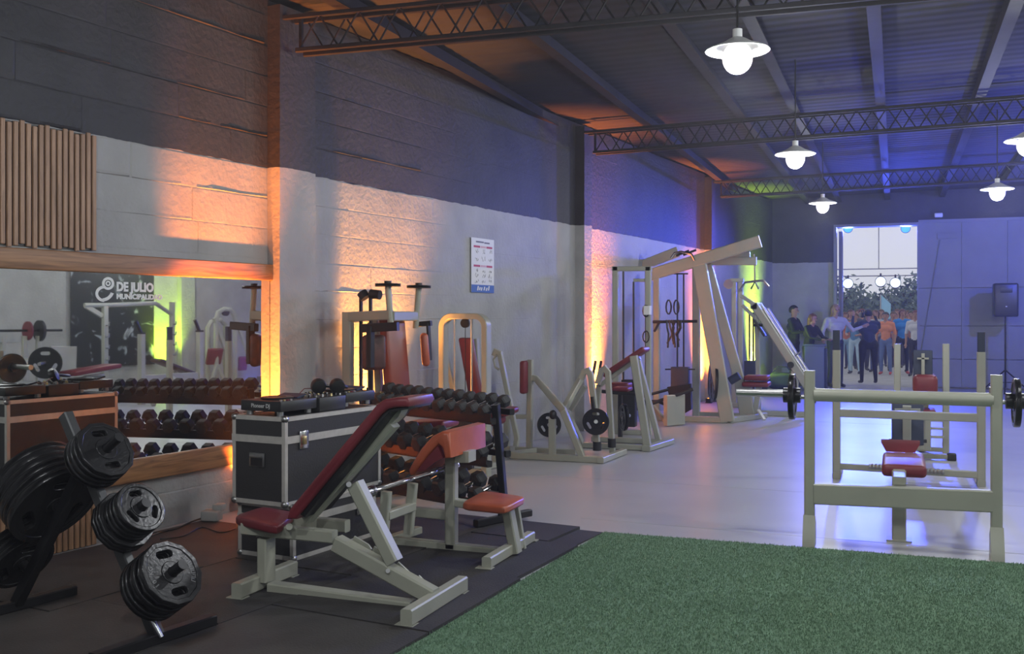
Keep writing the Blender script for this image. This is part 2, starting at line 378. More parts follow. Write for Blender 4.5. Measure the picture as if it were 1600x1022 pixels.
for p in ((-1.0, 1.8), (1.3, 1.5), (1.2, 6.2), (4.4, 2), (4.4, 7), (4.4, 12), (4.4, 17), (6.6, 9.5), (6.6, 14.5), (-2.9, 2.2), (2.6, -2.5)):  # unseen lamps added for lighting, some to brighten the mirror view, bench and plates
    lamp((p[0], p[1], 3.12), 'unseen white pendant lamp added to light the '+('right-hand half of the hall' if p[0] > 2 else 'near end of the turf and mats'))
# ---- uplights (LED wash cans on the floor by the wall)
def uplight(t, off, colr, en, label, tilt=(.0, -.12), ang=75, base=None, lensmat='lens_orange'):
    p = base or WL(t, off, 0); th = Thing('uplight', label, 'light', p, group='floor uplights')
    th.part('can', MB().lathe([(.05, .03), (.075, .05), (.08, .15), (.078, .15), (.06, .135)], p, n=18), 'blackmetal')
    th.part('lens', MB().cyl(p+Vector((0, 0, .132)), p+Vector((0, 0, .14)), .07, n=18), lensmat)
    th.part('yoke', MB().path([p+Vector((.085, 0, .012)), p+Vector((.095, 0, .1)), p+Vector((.085, 0, .012)), p+Vector((-.085, 0, .012)), p+Vector((-.095, 0, .1))], .007, 6), 'blackmetal')
    d = Vector((WN[0]*tilt[1]+WD[0]*tilt[0], WN[1]*tilt[1]+WD[1]*tilt[0], 1)) if base is None else Vector((tilt[1], tilt[0], 1))
    l = light('SPOT', 'uplight_beam', p+Vector((0, 0, .16)), en, colr, .05, d, ang, .9); l.parent = th.e; l.location = (0, 0, .16)
mat('lens_orange', (.9, .35, .05), .3, emit=(1, .35, .03), es=3); mat('lens_lime', (.7, .9, .05), .3, emit=(.7, 1, .05), es=3)
ORG = (1, .24, .03); LIM = (.62, 1, .03)
uplight(.36, .125, ORG, ORANGE_W*1.5, 'orange LED uplight on the floor behind the stacked flight cases', (.02, -.03), 72)
uplight(-.25, .70, ORG, ORANGE_W*2.4, 'narrow orange LED uplight aimed at the wall above the mirror', (.19, -.30), 34)
uplight(2.15, .30, (1, .36, .06), ORANGE_W*2.2, 'orange LED uplight on the floor behind the pec deck machine', (.0, -.15), 64)
def washbar(t, off, colr, en, label, lens, wd=.34, tilt=.20, spread=50):
    p = WL(t, off, 0); th = Thing('wash_bar', label, 'light', p, group='floor wash bars'); u = Vector((WD[0], WD[1], 0)); R = fmat(u, Vector((-u.y, u.x, 0)), Vector((0, 0, 1)))
    th.part('housing', MB().rbox(p+Vector((0, 0, .045)), (wd+.06, .09, .07), .01, R), 'blackmetal')
    for i in range(6): th.part('lens', MB().cyl(p+u*(wd*(i/5-.5))+Vector((0, 0, .078)), p+u*(wd*(i/5-.5))+Vector((0, 0, .083)), .025, n=12), lens)
    for e in (-1, 1): th.part('foot', MB().box(p+u*e*wd*.45+Vector((0, 0, .006)), (.03, .12, .012), R), 'blackmetal')
    l = bpy.data.lights.new('wash_beam', 'AREA'); l.shape = 'RECTANGLE'; l.size = wd; l.size_y = .05; l.energy = en; l.color = colr; l.spread = math.radians(spread)
    o = bpy.data.objects.new('wash_beam', l); COL.objects.link(o); o.parent = th.e; o.location = (0, 0, .09)
    d = Vector((-WN[0]*tilt, -WN[1]*tilt, 1)).normalized(); z = -d; x = (u-z*u.dot(z)).normalized(); o.rotation_euler = fmat(x, z.cross(x), z).to_euler()
washbar(7.10, .22, ORG, ORANGE_W*.19, 'orange LED wash bar beyond the second pilaster by the cable tower', 'lens_orange')
washbar(11.85, .22, ORG, ORANGE_W*.19, 'orange LED wash bar before the third pilaster behind the multi station', 'lens_orange')
washbar(15.35, .22, LIM, LIME_W*.75, 'lime LED wash bar near the far end of the block wall', 'lens_lime')
uplight(0, 0, LIM, LIME_W*6, 'lime LED uplight at the foot of the right-hand wall', (0, .05), 70, Vector((7.75, 15.0, 0)), 'lens_lime')
# ---- blue stage lights at the gate
mat('lens_blue', (.5, .7, 1), .3, emit=(.75, .86, 1), es=1.4); mat('lens_deepblue', (.05, .2, 1), .3, emit=(.05, .25, 1), es=2.2)
BLU = (.06, .10, 1.0)
def stagelight(p, d, en, label, lens='lens_blue', r=.10, ang=75, stand=True, col=BLU):
    p = Vector(p); d = Vector(d).normalized(); th = Thing('stage_light', label, 'light', (p.x, p.y, 0 if stand else p.z), group='blue stage lights')
    th.part('can', MB().lathe([(.05, -.24), (r*.9, -.2), (r, -.02), (r, .02), (r*.93, .02), (r*.9, -.01)], p, d, 18), 'blackmetal')
    th.part('lens', MB().cyl(p-d*.005, p+d*.004, r*.9, n=18), lens)
    if stand: th.part('pole', MB().cyl((p.x, p.y+.1, 0), (p.x, p.y+.1, p.z-.1), .02, n=8), 'blackmetal'); th.part('base', MB().cyl((p.x, p.y+.1, 0), (p.x, p.y+.1, .02), .25), 'blackmetal'); th.part('yoke', MB().path([p+Vector((-r-.02, 0, 0)), (p.x-r-.02, p.y+.1, p.z-.13), (p.x+r+.02, p.y+.1, p.z-.13), p+Vector((r+.02, 0, 0))], .012, 6), 'blackmetal')
    else: th.part('hook_clamp', MB().box(p+Vector((0, .08, r+.03)), (.04, .06, .08)), 'blackmetal')
    l = light('SPOT', 'stage_beam', p+d*.05, en, col, .09, d, ang, .7); l.parent = th.e; l.location = p+d*.05-Vector((p.x, p.y, 0 if stand else p.z))
gy = 25.6
gz = [VY(1375, y, gy).z for y in (420, 431)]
gt = Thing('lighting_gantry', 'thin steel lighting gantry standing outside the gate', 'gantry', (-.4, gy, 0))
for z in gz: gt.cyl('bar', (-4.2, gy, z), (3.6, gy, z), .014, 'steel')
for x in (-4.2, 3.6): gt.cyl('tower_leg', (x, gy, 0), (x, gy, gz[0]+.2), .03, 'steel'); gt.box('base_plate', (x, gy, .0), (.5, .5, .03), 'steel')
gt.cyl('hanging_wire', (VY(1373, 420, gy).x, gy, gz[0]), (VY(1373, 420, gy).x, gy, gz[0]+1.3), .012, 'steel')
gt.cyl('header_bar', (-4.2, gy, gz[0]+1.3), (3.6, gy, gz[0]+1.3), .014, 'steel')
for x in (-4.2, 3.6): gt.cyl('tower_top', (x, gy, gz[0]+.2), (x, gy, gz[0]+1.3), .02, 'steel')
for x, y, s, k in ((1325, 443, 'by the folded gate leaf', 1.0), (1376, 440, 'in the middle of the gateway', .8), (1399, 442, 'near the gate leaf', 1.0)):
    stagelight(VY(x, y, gy-.12), (.0, -1, .13), BLUE_W*.35*k, 'glaring stage light on the gantry outside, '+s, r=.125, stand=False)
for x in (1325, 1415):
    stagelight(VY(x, 357, YE+.35), (.0, -1, -.25), BLUE_W*2.6, 'blue stage light hung under the gate lintel, '+('beside the folded leaf' if x == 1325 else 'beside the gate leaf'), 'lens_deepblue', stand=False)
stagelight((3.6, 17.6, 3.45), (-.25, 1, -.22), BLUE_W*1.3, 'added blue LED wash light out of view by the third roof truss', 'lens_deepblue', stand=False, ang=150)  # unseen fixture added for the blue spill on the end wall
stagelight((2.6, 18.75, 3.45), (-.35, -1, .05), BLUE_W*.3, 'added blue LED wash light out of view behind the third roof truss', 'lens_deepblue', stand=False, ang=120)  # second unseen fixture, added to spill blue into the hall

for (p, d, k, l) in (((3.3, 19.5, 0), (0, -.35), 7.5, 'added blue LED uplight out of view right of the racks'), ((3.4, 13.5, 0), (0, -.40), 4.5, 'added blue LED uplight out of view at the right side')):  # unseen uplights added to turn the ceiling blue
    uplight(0, 0, BLU, BLUE_W*k, l, d, 100, Vector(p), 'lens_deepblue')
# ================================================================== FLOOR COVERINGS, MIRROR, WALL FITTINGS
# turf
mb = MB(); pts = [WL(.92, 2.842), G(1600, 884), Vector((6.5, 6.4, 0)), Vector((6.5, -2, 0)), WL(-8.3, 3.36), WL(-1.6, 3.022), WL(.43, 2.872)]
pts = [Vector((p.x, p.y, .0)) for p in pts]; mb.prism(pts, (0, 0, .010))
turf = single('turf_carpet', mb, 'turf', 'green artificial turf carpet laid on the pale floor', 'turf', loc=(0, 2, 0), ang=0)
import numpy as np
rs = np.random.RandomState(4); N = 170000
xy = np.stack([rs.uniform(-3.0, 2.3, N*2), rs.uniform(3.6, 7.1, N*2)], 1)
poly = [(p.x, p.y) for p in pts]; ins = np.zeros(len(xy), bool)
for i in range(len(poly)):
    (x1, y1), (x2, y2) = poly[i-1], poly[i]; c = ((y1 > xy[:, 1]) != (y2 > xy[:, 1])) & (xy[:, 0] < (x2-x1)*(xy[:, 1]-y1)/(y2-y1+1e-12)+x1); ins ^= c
xy = xy[ins][:N]; N = len(xy); an = rs.uniform(0, 6.283, N); wd = rs.uniform(.0016, .003, N); hh = rs.uniform(.006, .015, N); ln = rs.uniform(-.006, .006, (N, 2))
V = np.zeros((N, 3, 3)); V[:, 0, :2] = xy+np.stack([np.cos(an)*wd, np.sin(an)*wd], 1); V[:, 1, :2] = xy-np.stack([np.cos(an)*wd, np.sin(an)*wd], 1); V[:, :2, 2] = .009; V[:, 2, :2] = xy+ln; V[:, 2, 2] = .010+hh
V[:, :, 1] -= 2
pm = bpy.data.meshes.new('pile'); pm.from_pydata(V.reshape(-1, 3).tolist(), [], np.arange(N*3).reshape(-1, 3).tolist()); po_ = link('pile', pm, 'turf', turf); po_['kind'] = 'stuff'
# rubber mats in rows parallel to the wall
mat('mat1', (.040, .037, .037), .75, 0, .35, 3, .3, 90); mat('mat2', (.034, .032, .033), .75, 0, .35, 3, .3, 90); mat('mat3', (.048, .044, .043), .75, 0, .35, 3, .3, 90)
MAT_LABELS = {(0, 2): 'black rubber mat below the slatted wall panel', (0, 3): 'black rubber mat at the foot of the white wall below the mirror', (0, 1): 'black rubber mat behind the left foot of the plate tree', (1, 1): 'black rubber mat in front of the weight plate tree', (2, 1): 'black rubber mat at the turf edge in front of the plate tree', (1, 2): 'black rubber mat under the weight plate tree', (1, 3): 'black rubber mat between the weight plate tree and the flight cases', (1, 4): 'black rubber mat under the dumbbell rack', (2, 2): 'black rubber mat in front of the incline bench by the turf', (2, 3): 'black rubber mat under the front foot of the incline bench', (2, 4): 'black rubber mat under the seat end of the preacher bench'}
k = 0
edge = lambda t: 3.035-.075*(t+1.6)/2.03*2 if t > -1.6 else 3.035-(t+1.6)*.05
for ri, (o0, o1) in enumerate(((.13, 1.155), (1.165, 2.045), (2.055, 0))):
    cuts = ([-4.2, -3.2, -2.2, -1.15, -.1, .24], [-4.0, -3.0, -1.95, -.90, .0, .96], [-4.4, -3.4, -2.5, -1.58, -.5, .43])[ri]
    for ci in range(5):
        a, b = cuts[ci]+.005, cuts[ci+1]-.005
        if (ri == 0 and ci == 4) or ci == 0: continue
        c = [WL(a, o0), WL(b, o0), WL(b, o1 or edge(b)-.02), WL(a, o1 or edge(a)-.02-(.03 if ci == 4 else 0))]
        mid = (c[0]+c[2])/2; m = MB(); m.prism(c, (0, 0, .020+.003*(k % 2)))
        single('rubber_mat', m, 'mat%d' % (k % 3+1), MAT_LABELS.get((ri, ci), 'black rubber floor mat beyond the frame'), 'mat', 'black rubber floor mats', loc=(mid.x, mid.y, 0), ang=0); k += 1
for q, l, h in (((.44, 2.055, .955, 2.64), 'black rubber mat ending beside the pale floor under the rack foot', .022), ((.44, 2.65, .91, 2.835), 'thin black rubber strip where turf and pale floor meet', .010)):
    m = MB(); m.prism([WL(q[0], q[1]), WL(q[2], q[1]), WL(q[2], q[3]), WL(q[0], q[3])], (0, 0, h)); c = WL(q[0], q[1]); single('rubber_mat', m, 'mat2', l, 'mat', 'black rubber floor mats', loc=c, ang=0)
# ---- mirror with its timber rails
MZ0, MZ1, MT0, MT1 = .525, 1.79, -3.4, .69
mb = MB(); mb.prism([WL(MT0, .026, MZ0-.02), WL(MT1, .026, MZ0-.02), WL(MT1, .026, MZ1+.02), WL(MT0, .026, MZ1+.02)], Vector((WN[0], WN[1], 0))*.006)
mir = single('wall_mirror', mb, 'mirrorglass', 'long wall mirror between two timber rails', 'mirror', loc=WL(-1, .026, 1.1), ang=0)
def wbox(t0, t1, o0, o1, z0, z1): return MB().prism([WL(t0, o0, z0), WL(t1, o0, z0), WL(t1, o1, z0), WL(t0, o1, z0)], (0, 0, z1-z0))
def wall_local(name, t0, t1, o0, o1, z0, z1, m, label, cat):     # box with its length along local X, for the wood grain
    c = WL((t0+t1)/2, (o0+o1)/2, (z0+z1)/2); me = MB().rbox((0, 0, 0), (t1-t0, o1-o0, z1-z0), .008).mesh(name)
    o = link(name, me, m, loc=c, rz=WANG+math.pi/2); tag(o, label, cat); return o
wall_local('timber_rail', MT0, .70, .012, .062, MZ1, 1.918, 'beamwood', 'rough timber rail along the top of the wall mirror', 'timber')
wall_local('timber_rail', MT0, .70, .012, .062, .37, MZ0, 'beamwood', 'rough timber rail along the bottom of the wall mirror', 'timber')
# slatted wood panels above and below
def slats(z0, z1, label):
    th = Thing('slat_panel', label, 'panel', WL(-1.7, .01, z0))
    th.part('backing', wbox(-2.45, -.985, .013, .018, z0, z1), 'black')
    for i in range(33):
        t = -.985-.044*i-.03
        dz = .012*math.sin(i*1.7) if z1 > 2 else 0
        me = MB().rbox((0, 0, 0), (.03, .018, z1-z0), .003, seg=1).mesh('slat'); o = link('slat', me, 'slat', th.e, loc=WL(t+.015, .028, (z0+z1)/2+dz)-th.off, rz=WANG+math.pi/2)
slats(1.935, 2.69, 'vertical wooden slat panel on the wall above the mirror'); slats(.005, .362, 'vertical wooden slat panel on the wall below the mirror')
# white vinyl lettering on the mirror
mat('vinyl', (.80, .81, .80), .6)
dec = Thing('mirror_lettering', 'white vinyl lettering and emblem stuck on the mirror', 'lettering', VP(205, 450, WL(0, .033), WN))
def wtext(s, px, py, h, th, sx=1.0, bold=.0, m='vinyl', off=.0335, align='LEFT'):
    p = VP(px, py, WL(0, off), WN)-th.off
    M = Matrix.Translation(p) @ fmat(Vector((WD[0], WD[1], 0)), Vector((0, 0, 1)), Vector((WN[0], WN[1], 0))).to_4x4()
    return text_obj('lettering', s, h, m, th.e, M, .0006, align, bold, sx)
wtext('DE JULIO', 182, 448.5, .083, dec, .95, .004); wtext('MUNICIPALIDAD', 182, 463.5, .047, dec, 1.12, .0022)
def ring2(cx, cy, rx, ry, wd, a0=0, a1=360, n=26):
    v = []
    for i in range(n+1):
        a = math.radians(a0+(a1-a0)*i/n); v.append((VP(cx+rx*math.cos(a), cy+ry*math.sin(a), WL(0, .0335), WN), VP(cx+(rx-wd)*math.cos(a), cy+(ry-wd)*math.sin(a), WL(0, .0335), WN)))
    mb = MB(); vv = [p for q in v for p in q]; mb.add(vv, [(2*i, 2*i+1, 2*i+3, 2*i+2) for i in range(n)]); return mb
for a in ((169, 443, 9.5, 10, 4), (169, 443, 4, 4.2, 2.2), (164, 459, 15, 13, 4.5, 95, 262), (160, 452, 19, 19, 5, 20, 88)): dec.part('emblem_stroke', ring2(*a), 'vinyl', ang=0)
# poster
po = Thing('wall_poster', 'white exercise chart poster with red bars and a blue footer', 'poster', VP(751, 412, WL(0, .012), WN))
mat('paper', (.72, .72, .70), .6); mat('postred', (.45, .05, .07), .6); mat('postblue', (.05, .13, .42), .6); mat('ink', (.14, .14, .15), .6); mat('postpink', (.62, .38, .38), .6)
pt0, pt1, pz0, pz1 = 3.90, 4.40, 1.765, 2.36
po.part('sheet', wbox(pt0, pt1, .014, .018, pz0, pz1), 'paper'); po.part('footer', wbox(pt0, pt1, .018, .0186, pz0, pz0+.085), 'postblue')
for zz in (2.255, 2.045):
    po.part('heading_bar', wbox(pt0+.05, pt0+.19, .018, .0186, zz, zz+.022), 'postred'); po.part('heading_bar', wbox(pt0+.20, pt0+.32, .018, .0186, zz, zz+.022), 'postpink'); po.part('heading_bar', wbox(pt0+.33, pt0+.46, .018, .0186, zz, zz+.022), 'postred')
r2 = random.Random(3)
for zz in (2.20, 2.115, 1.99, 1.93, 1.872):
    for c in range(3):
        mbp = MB(); tb = pt0+.055+.145*c
        mbp.v += wbox(tb, tb+.012, .018, .0186, zz+.02, zz+.034).v; mbp.f += [(0, 1, 2, 3), (4, 5, 6, 7)]
        fig = MB()
        for s in range(5):
            a = tb+.03+r2.random()*.075; z = zz-.01+r2.random()*.03; p = WL(a, .0183, z); q = WL(a+r2.uniform(-.018, .018), .0183, z+r2.uniform(.012, .03)); fig.cyl(p, q, .0022, n=4)
        po.part('exercise_figure', fig, 'ink')
for a0, a1, dz in ((.10, .27, 0), (.28, .40, -.004)): po.part('title_line', wbox(pt0+a0, pt0+a1, .018, .0186, pz1-.05+dz, pz1-.033+dz), 'ink')      # too blurred to read
for i, (a0, h) in enumerate(((.12, .05), (.16, .032), (.20, .036), (.26, .04), (.31, .034), (.36, .05))):
    p0 = WL(pt0+a0, .0188, pz0+.022+.004*(i % 2)); po.part('footer_mark', MB().prism([p0, p0+Vector((WD[0], WD[1], 0))*.026, p0+Vector((WD[0], WD[1], 0))*.042+Vector((0, 0, h)), p0+Vector((WD[0], WD[1], 0))*.016+Vector((0, 0, h))], Vector((WN[0], WN[1], 0))*.0006), 'paper')
# power box and cables at the foot of the wall
pb = Thing('power_strip_box', 'small pale power adaptor box on the floor by the wall', 'power box', G(331, 818))
c = G(331, 818); pb.rbox('body', c+Vector((0, 0, .06)), (.13, .1, .075), .012, 'greybox', euler(0, 0, .2)); pb.rbox('upper_body', c+Vector((.02, .06, .11)), (.07, .09, .05), .01, 'greybox', euler(0, 0, .2))
def cable(px, label, r=.006, z=.026):
    p = [G(x, y, z) for x, y in px]; out = []
    for i in range(len(p)-1):
        a0, a, b, b0 = p[max(i-1, 0)], p[i], p[i+1], p[min(i+2, len(p)-1)]
        for s in range(6):
            u = s/6; out.append(.5*((2*a)+(b-a0)*u+(2*a0-5*a+4*b-b0)*u*u+(3*a-3*b+b0-a0)*u**3))
    out.append(p[-1]); single('floor_cable', MB().path(out, r, 6), 'black', label, 'cable')
cable([(215, 846), (247, 833), (275, 826), (300, 815), (318, 809)], 'black power cable lying along the foot of the white wall')
cable([(250, 842), (285, 838), (315, 824), (345, 832), (368, 826)], 'thin black cable curling on the mats beside the adaptor box', .004)
# ================================================================== FOREGROUND EQUIPMENT
def curve_plate(name, outer, holes, th, bev=.003):
    cu = bpy.data.curves.new(name, 'CURVE'); cu.dimensions = '2D'; cu.fill_mode = 'BOTH'; cu.extrude = th/2-bev; cu.bevel_depth = bev; cu.bevel_resolution = 1
    for loop in [outer]+holes:
        sp = cu.splines.new('POLY'); sp.points.add(len(loop)-1); sp.use_cyclic_u = True
        for p, (x, y) in zip(sp.points, loop): p.co = (x, y, 0, 1)
    t = bpy.data.objects.new(name, cu); COL.objects.link(t); bpy.context.view_layer.update()
    me = bpy.data.meshes.new_from_object(t.evaluated_get(bpy.context.evaluated_depsgraph_get())); bpy.data.objects.remove(t, do_unlink=True)
    me.materials.clear(); return me
def circ(r, n, a0=0, cx=0, cy=0): return [(cx+r*math.cos(a0+2*math.pi*i/n), cy+r*math.sin(a0+2*math.pi*i/n)) for i in range(n)]
def slot(cx, cy, w, h, ang, n=6):
    pts = []
    for s in (1, -1):
        for i in range(n+1):
            a = -math.pi/2+math.pi*i/n; x, y = (w/2-h/2+h/2*math.cos(a))*1, h/2*math.sin(a); pts.append((x*s, y*s))
    c, s2 = math.cos(ang), math.sin(ang); return [(cx+x*c-y*s2, cy+x*s2+y*c) for x, y in pts]
PLATES = {}
def plate_meshes(r, th, sides, slots):
    key = (r, th, sides, slots)
    if key in PLATES: return PLATES[key]
    n = sides or 40; holes = [circ(.026, 20)]
    for a in ({2: (90, 270), 3: (90, 210, 330), 0: ()}[slots]):
        a = math.radians(a); holes.append(slot(r*.60*math.cos(a), r*.60*math.sin(a), r*.62, r*.26, a+math.pi/2))
    body = curve_plate('plate_body', circ(r, n, math.pi/n), holes, th*.72); rim = curve_plate('rim', circ(r*1.0, n, math.pi/n), [circ(r*.88, n, math.pi/n)], th)
    hub = curve_plate('hub', circ(.052, 24), [circ(.0265, 24)], th*1.04)
    for me in (body, rim, hub): me.materials.append(MATS['iron'])
    PLATES[key] = (body, rim, hub); return PLATES[key]
def weight_plate(c, axis, r, th, label, group=None, sides=0, slots=3, spin=0.0, letters=None):
    axis = Vector(axis).normalized(); up = Vector((0, 0, 1)); y = (up-axis*up.dot(axis)).normalized(); x = y.cross(axis)
    M = fmat(x, y, axis).to_4x4() @ Matrix.Rotation(spin, 4, 'Z'); e = link('weight_plate', None); e.matrix_world = Matrix.Translation(Vector(c)) @ M
    tag(e, label, 'weight plate', group); b, rm, hb = plate_meshes(r, th, sides, slots)
    for nm, me in (('disc', b), ('rim', rm), ('hub', hb)): link(nm, me, None, e)
    if letters:
        for s, ang in letters:
            for i, ch in enumerate(s):
                a = math.radians(ang)+(len(s)-1)/2*.19-i*.19; rr = r*.72
                if ch == '#':            # worn lettering too unclear to read: short embossed strokes
                    mbx = MB(); c, sn = math.cos(a), math.sin(a)
                    for dx, dy, w2, h2 in ((-.007, 0, .004, .024), (.006, .004*(i % 3-1), .004, .018), (0, .009*(i % 2*2-1), .014, .004)): mbx.box((rr*c-dx*sn+dy*c, rr*sn+dx*c+dy*sn, th*.36), (w2, h2, .003), Matrix.Rotation(a-math.pi/2, 3, 'Z'))
                    link('embossed_stroke', mbx.mesh('embossed_stroke'), 'ironhi', e); continue
                text_obj('embossed_letter', ch, r*.20, 'ironhi', e, Matrix.Translation((rr*math.cos(a), rr*math.sin(a), th*.36)) @ Matrix.Rotation(a-math.pi/2, 4, 'Z'), .0015, 'CENTER', .001)
    return e
def stack(o, axis, specs, start, text, group):
    u = start; axis = Vector(axis).normalized(); last = len(specs)-1
    for i, (r, th, sides, slots, lets) in enumerate(specs):
        pos = 'outermost' if i == last else ('innermost' if i == 0 else ('second', 'third', 'fourth', 'fifth', 'sixth')[i-1])
        weight_plate(o+axis*(u+th/2), axis, r, th, 'black iron weight plate, %s on the %s' % (pos, text), group, sides, slots, 0, lets); u += th+.002
    return u
# ---- A-frame weight plate tree
nx = Vector((.985, -.174, 0)); ny = Vector((.174, .985, 0)); B = G(246, 1012, 0)
B.z = .0; BL = B-nx*1.04
tree = Thing('weight_plate_tree', 'dark A-frame weight plate tree with short pegs full of plates', 'plate rack', (B+BL)/2)
ap = B-nx*.50; ld = (Vector((ap.x, ap.y, .80))-Vector((B.x, B.y, .05))); rtop = B+Vector((0, 0, .05))+ld*1.30; lld = Vector((ap.x, ap.y, .80))-(BL+Vector((0, 0, .05)))
MATS['ironhi'].node_tree.nodes['Principled BSDF'].inputs['Base Color'].default_value = (.14, .14, .145, 1)
mat('treegrey', (.075, .078, .082), .4, .5)
tree.beam('leg', B+Vector((0, 0, .05)), rtop, .05, .06, 'treegrey'); tree.beam('leg', BL+Vector((0, 0, .05)), BL+Vector((0, 0, .05))+lld*1.0, .05, .06, 'blackmetal')
for q in (B, BL): tree.beam('foot', q-ny*.34+Vector((0, 0, .045)), q+ny*.33+Vector((0, 0, .045)), .06, .05, 'blackmetal')
tree.cyl('brace_rod', B+nx*.05-ny*.02+Vector((0, 0, .06)), B-nx*.02-ny*.04+Vector((0, 0, .17)), .012, 'chrome')
def lp(b, d, s): return b+Vector((0, 0, .05))+d*s
pR = (nx*ld.z-Vector((0, 0, 1))*ld.dot(nx)).normalized(); pL = (-nx*lld.z+Vector((0, 0, 1))*lld.dot(nx)).normalized()
D12 = (.152, .03, 12, 2); R10 = (.152, .026, 0, 3); RB = (.225, .036, 0, 3); RS = (.118, .026, 0, 3)
defs = [(B, ld, pR, .22, [R10+(None,), R10+(None,), D12+(None,), R10+(None,), D12+(None,), D12+([('10 KG', 180), ('#######', 0)],)], 'lowest right peg of the plate tree'),
        (B, ld, pR, .60, [(.14, .022, 12, 2, None), (.14, .022, 12, 2, None), (.14, .022, 12, 2, None), RS+(None,), RS+(None,), RS+(None,), (.118, .034, 0, 3, None)], 'middle right peg of the plate tree'),
        (B, ld, pR, .98, [(.142, .03, 0, 3, None), (.142, .03, 0, 3, None), (.142, .03, 0, 3, None), (.142, .03, 12, 2, None)], 'top right peg of the plate tree'),
        (BL, lld, pL, .66, [RB+(None,)]*6, 'upper left peg of the plate tree'),
        (BL, lld, pL, .22, [(.16, .03, 0, 3, None)]*4, 'lower left peg of the plate tree')]
for b, d, pdir, s, sp, tx in defs:
    o = lp(b, d, s); ln = sum(x[1]+.002 for x in sp)+.03
    tree.cyl('peg', o, o+pdir*(ln+(.12 if s in (.98, .22) else .05)), .0235, 'blackmetal', n=18); stack(o, pdir, sp, .075 if s == .22 else .045, tx, 'plates on the weight plate tree')
# ---- incline bench
Yc = 4.74
ib = Thing('incline_bench', 'cream steel incline bench with tilted dark red backrest', 'bench', (-2.75, Yc, 0))
T = lambda x, y, Y=4.70, c=.04: VY(x, y, Y)+Vector((0, c, 0))
ib.beam('base_beam', T(417, 920.5), T(640, 951), .08, .06)
for (fx, y0, y1) in ((G(376, 939).x, 4.52, 5.06), (G(634, 984).x+.01, 4.40, 5.08)):
    ib.beam('foot', (fx, y0, .062), (fx, y1, .062), .062, .08); 
    for yy in (y0+.03, y1-.03): ib.box('foot_plate', (fx-.012, yy, .0215), (.10, .07, .006))
ib.beam('rear_post', T(409.5, 842), T(409.5, 910), .058, .10, up=(0, 1, 0))
ib.beam('seat_beam', T(374, 827, 4.68), T(517, 841, 4.68), .06, .066); ib.beam('seat_beam', T(430, 812, 4.92, 0), T(543, 822, 4.92, 0), .06, .066)
ib.beam('ratchet_beam', T(520, 851), T(672, 935), .08, .085)
for (a, b) in (((552, 841), (580, 858)), ((583, 857), (612, 876)), ((620, 881), (648, 907)), ((652, 902), (681, 931))):
    p, q = T(*a, 4.78, 0), T(*b, 4.78, 0); d = q-p; nrm = Vector((-d.z, 0, d.x)).normalized()
    if nrm.z < 0: nrm = -nrm
    ib.part('ratchet_tooth', MB().prism([p-nrm*.05, q-nrm*.05, q, q-d*.22+nrm*.012, p+nrm*.012], (0, .012, 0)), 'cream')
ib.beam('strut', T(549, 757), T(611, 881), .08, .075)
ib.cyl('pivot_bolt', T(545, 757, 4.69, 0), T(545, 757, 4.82, 0), .014, 'steel'); ib.cyl('pivot_bolt', T(606, 892, 4.69, 0), T(606, 892, 4.82, 0), .012, 'steel')
ib.cyl('hinge_pin', T(452, 823, 4.64, 0), T(452, 823, 4.94, 0), .018, 'cream')
ib.beam('back_tube', T(474, 812), T(609, 662), .08, .06)
ib.part('gusset_plate', MB().prism([T(589, 647, 4.70, 0), T(628, 640, 4.70, 0), T(622, 652, 4.70, 0), T(612, 662, 4.70, 0), T(597, 660, 4.70, 0)], (0, .08, 0)), 'cream')
ib.part('cross_plate', MB().prism([T(490, 767, 4.66, 0), T(506, 763, 4.66, 0), T(500, 785, 4.66, 0)], (0, .16, 0)), 'cream')
Ypd = 4.585
prof = [(447, 812), (452, 795), (520, 713), (588, 632), (600, 624), (620, 622), (636, 622), (639, 630)]
prof_b = [(636, 636), (615, 637), (604, 640), (595, 647), (530, 727), (466, 805), (462, 812)]
def xs_prism(top, bot, Y0, Y1, bev=.014, Yp=Ypd):
    P = [VY(x, y, Yp) for x, y in top+bot]; c = sum(P, Vector())/len(P); mb = MB(); rings = []
    def sh(k, Y):                       # inset loop
        out = []
        n = len(P)
        for i in range(n):
            a, b, d = P[i-1], P[i], P[(i+1) % n]; e1 = (b-a).normalized(); e2 = (d-b).normalized()
            n1 = Vector((e1.z, 0, -e1.x)); n2 = Vector((e2.z, 0, -e2.x)); m = (n1+n2).normalized()
            out.append(Vector((b.x, Y, b.z))+m*k)
        return out
    s = 1 if (sum((P[i].x-P[i-1].x)*(P[i].z+P[i-1].z) for i in range(len(P))) > 0) else -1
    for k, Y in ((bev, Y0), (bev*.3, Y0+bev*.3), (0, Y0+bev), (0, Y1-bev), (bev*.3, Y1-bev*.3), (bev, Y1)): rings.append(sh(k*s, Y))
    return mb.rings(rings)
ib.part('back_pad', xs_prism(prof, prof_b, Ypd, Ypd+.31), 'redpad', ang=50)
ib.part('pad_board', xs_prism([(466, 805), (530, 727), (595, 647), (604, 640), (636, 636)], [(634, 640), (606, 645), (600, 651), (536, 733), (472, 810)], Ypd+.02, Ypd+.29, .004), 'black')
sz = T(376, 820).z
q = [G(364, 806, sz+.04), G(410, 791, sz+.04), G(462, 800, sz+.04), G(434, 823, sz+.035)]
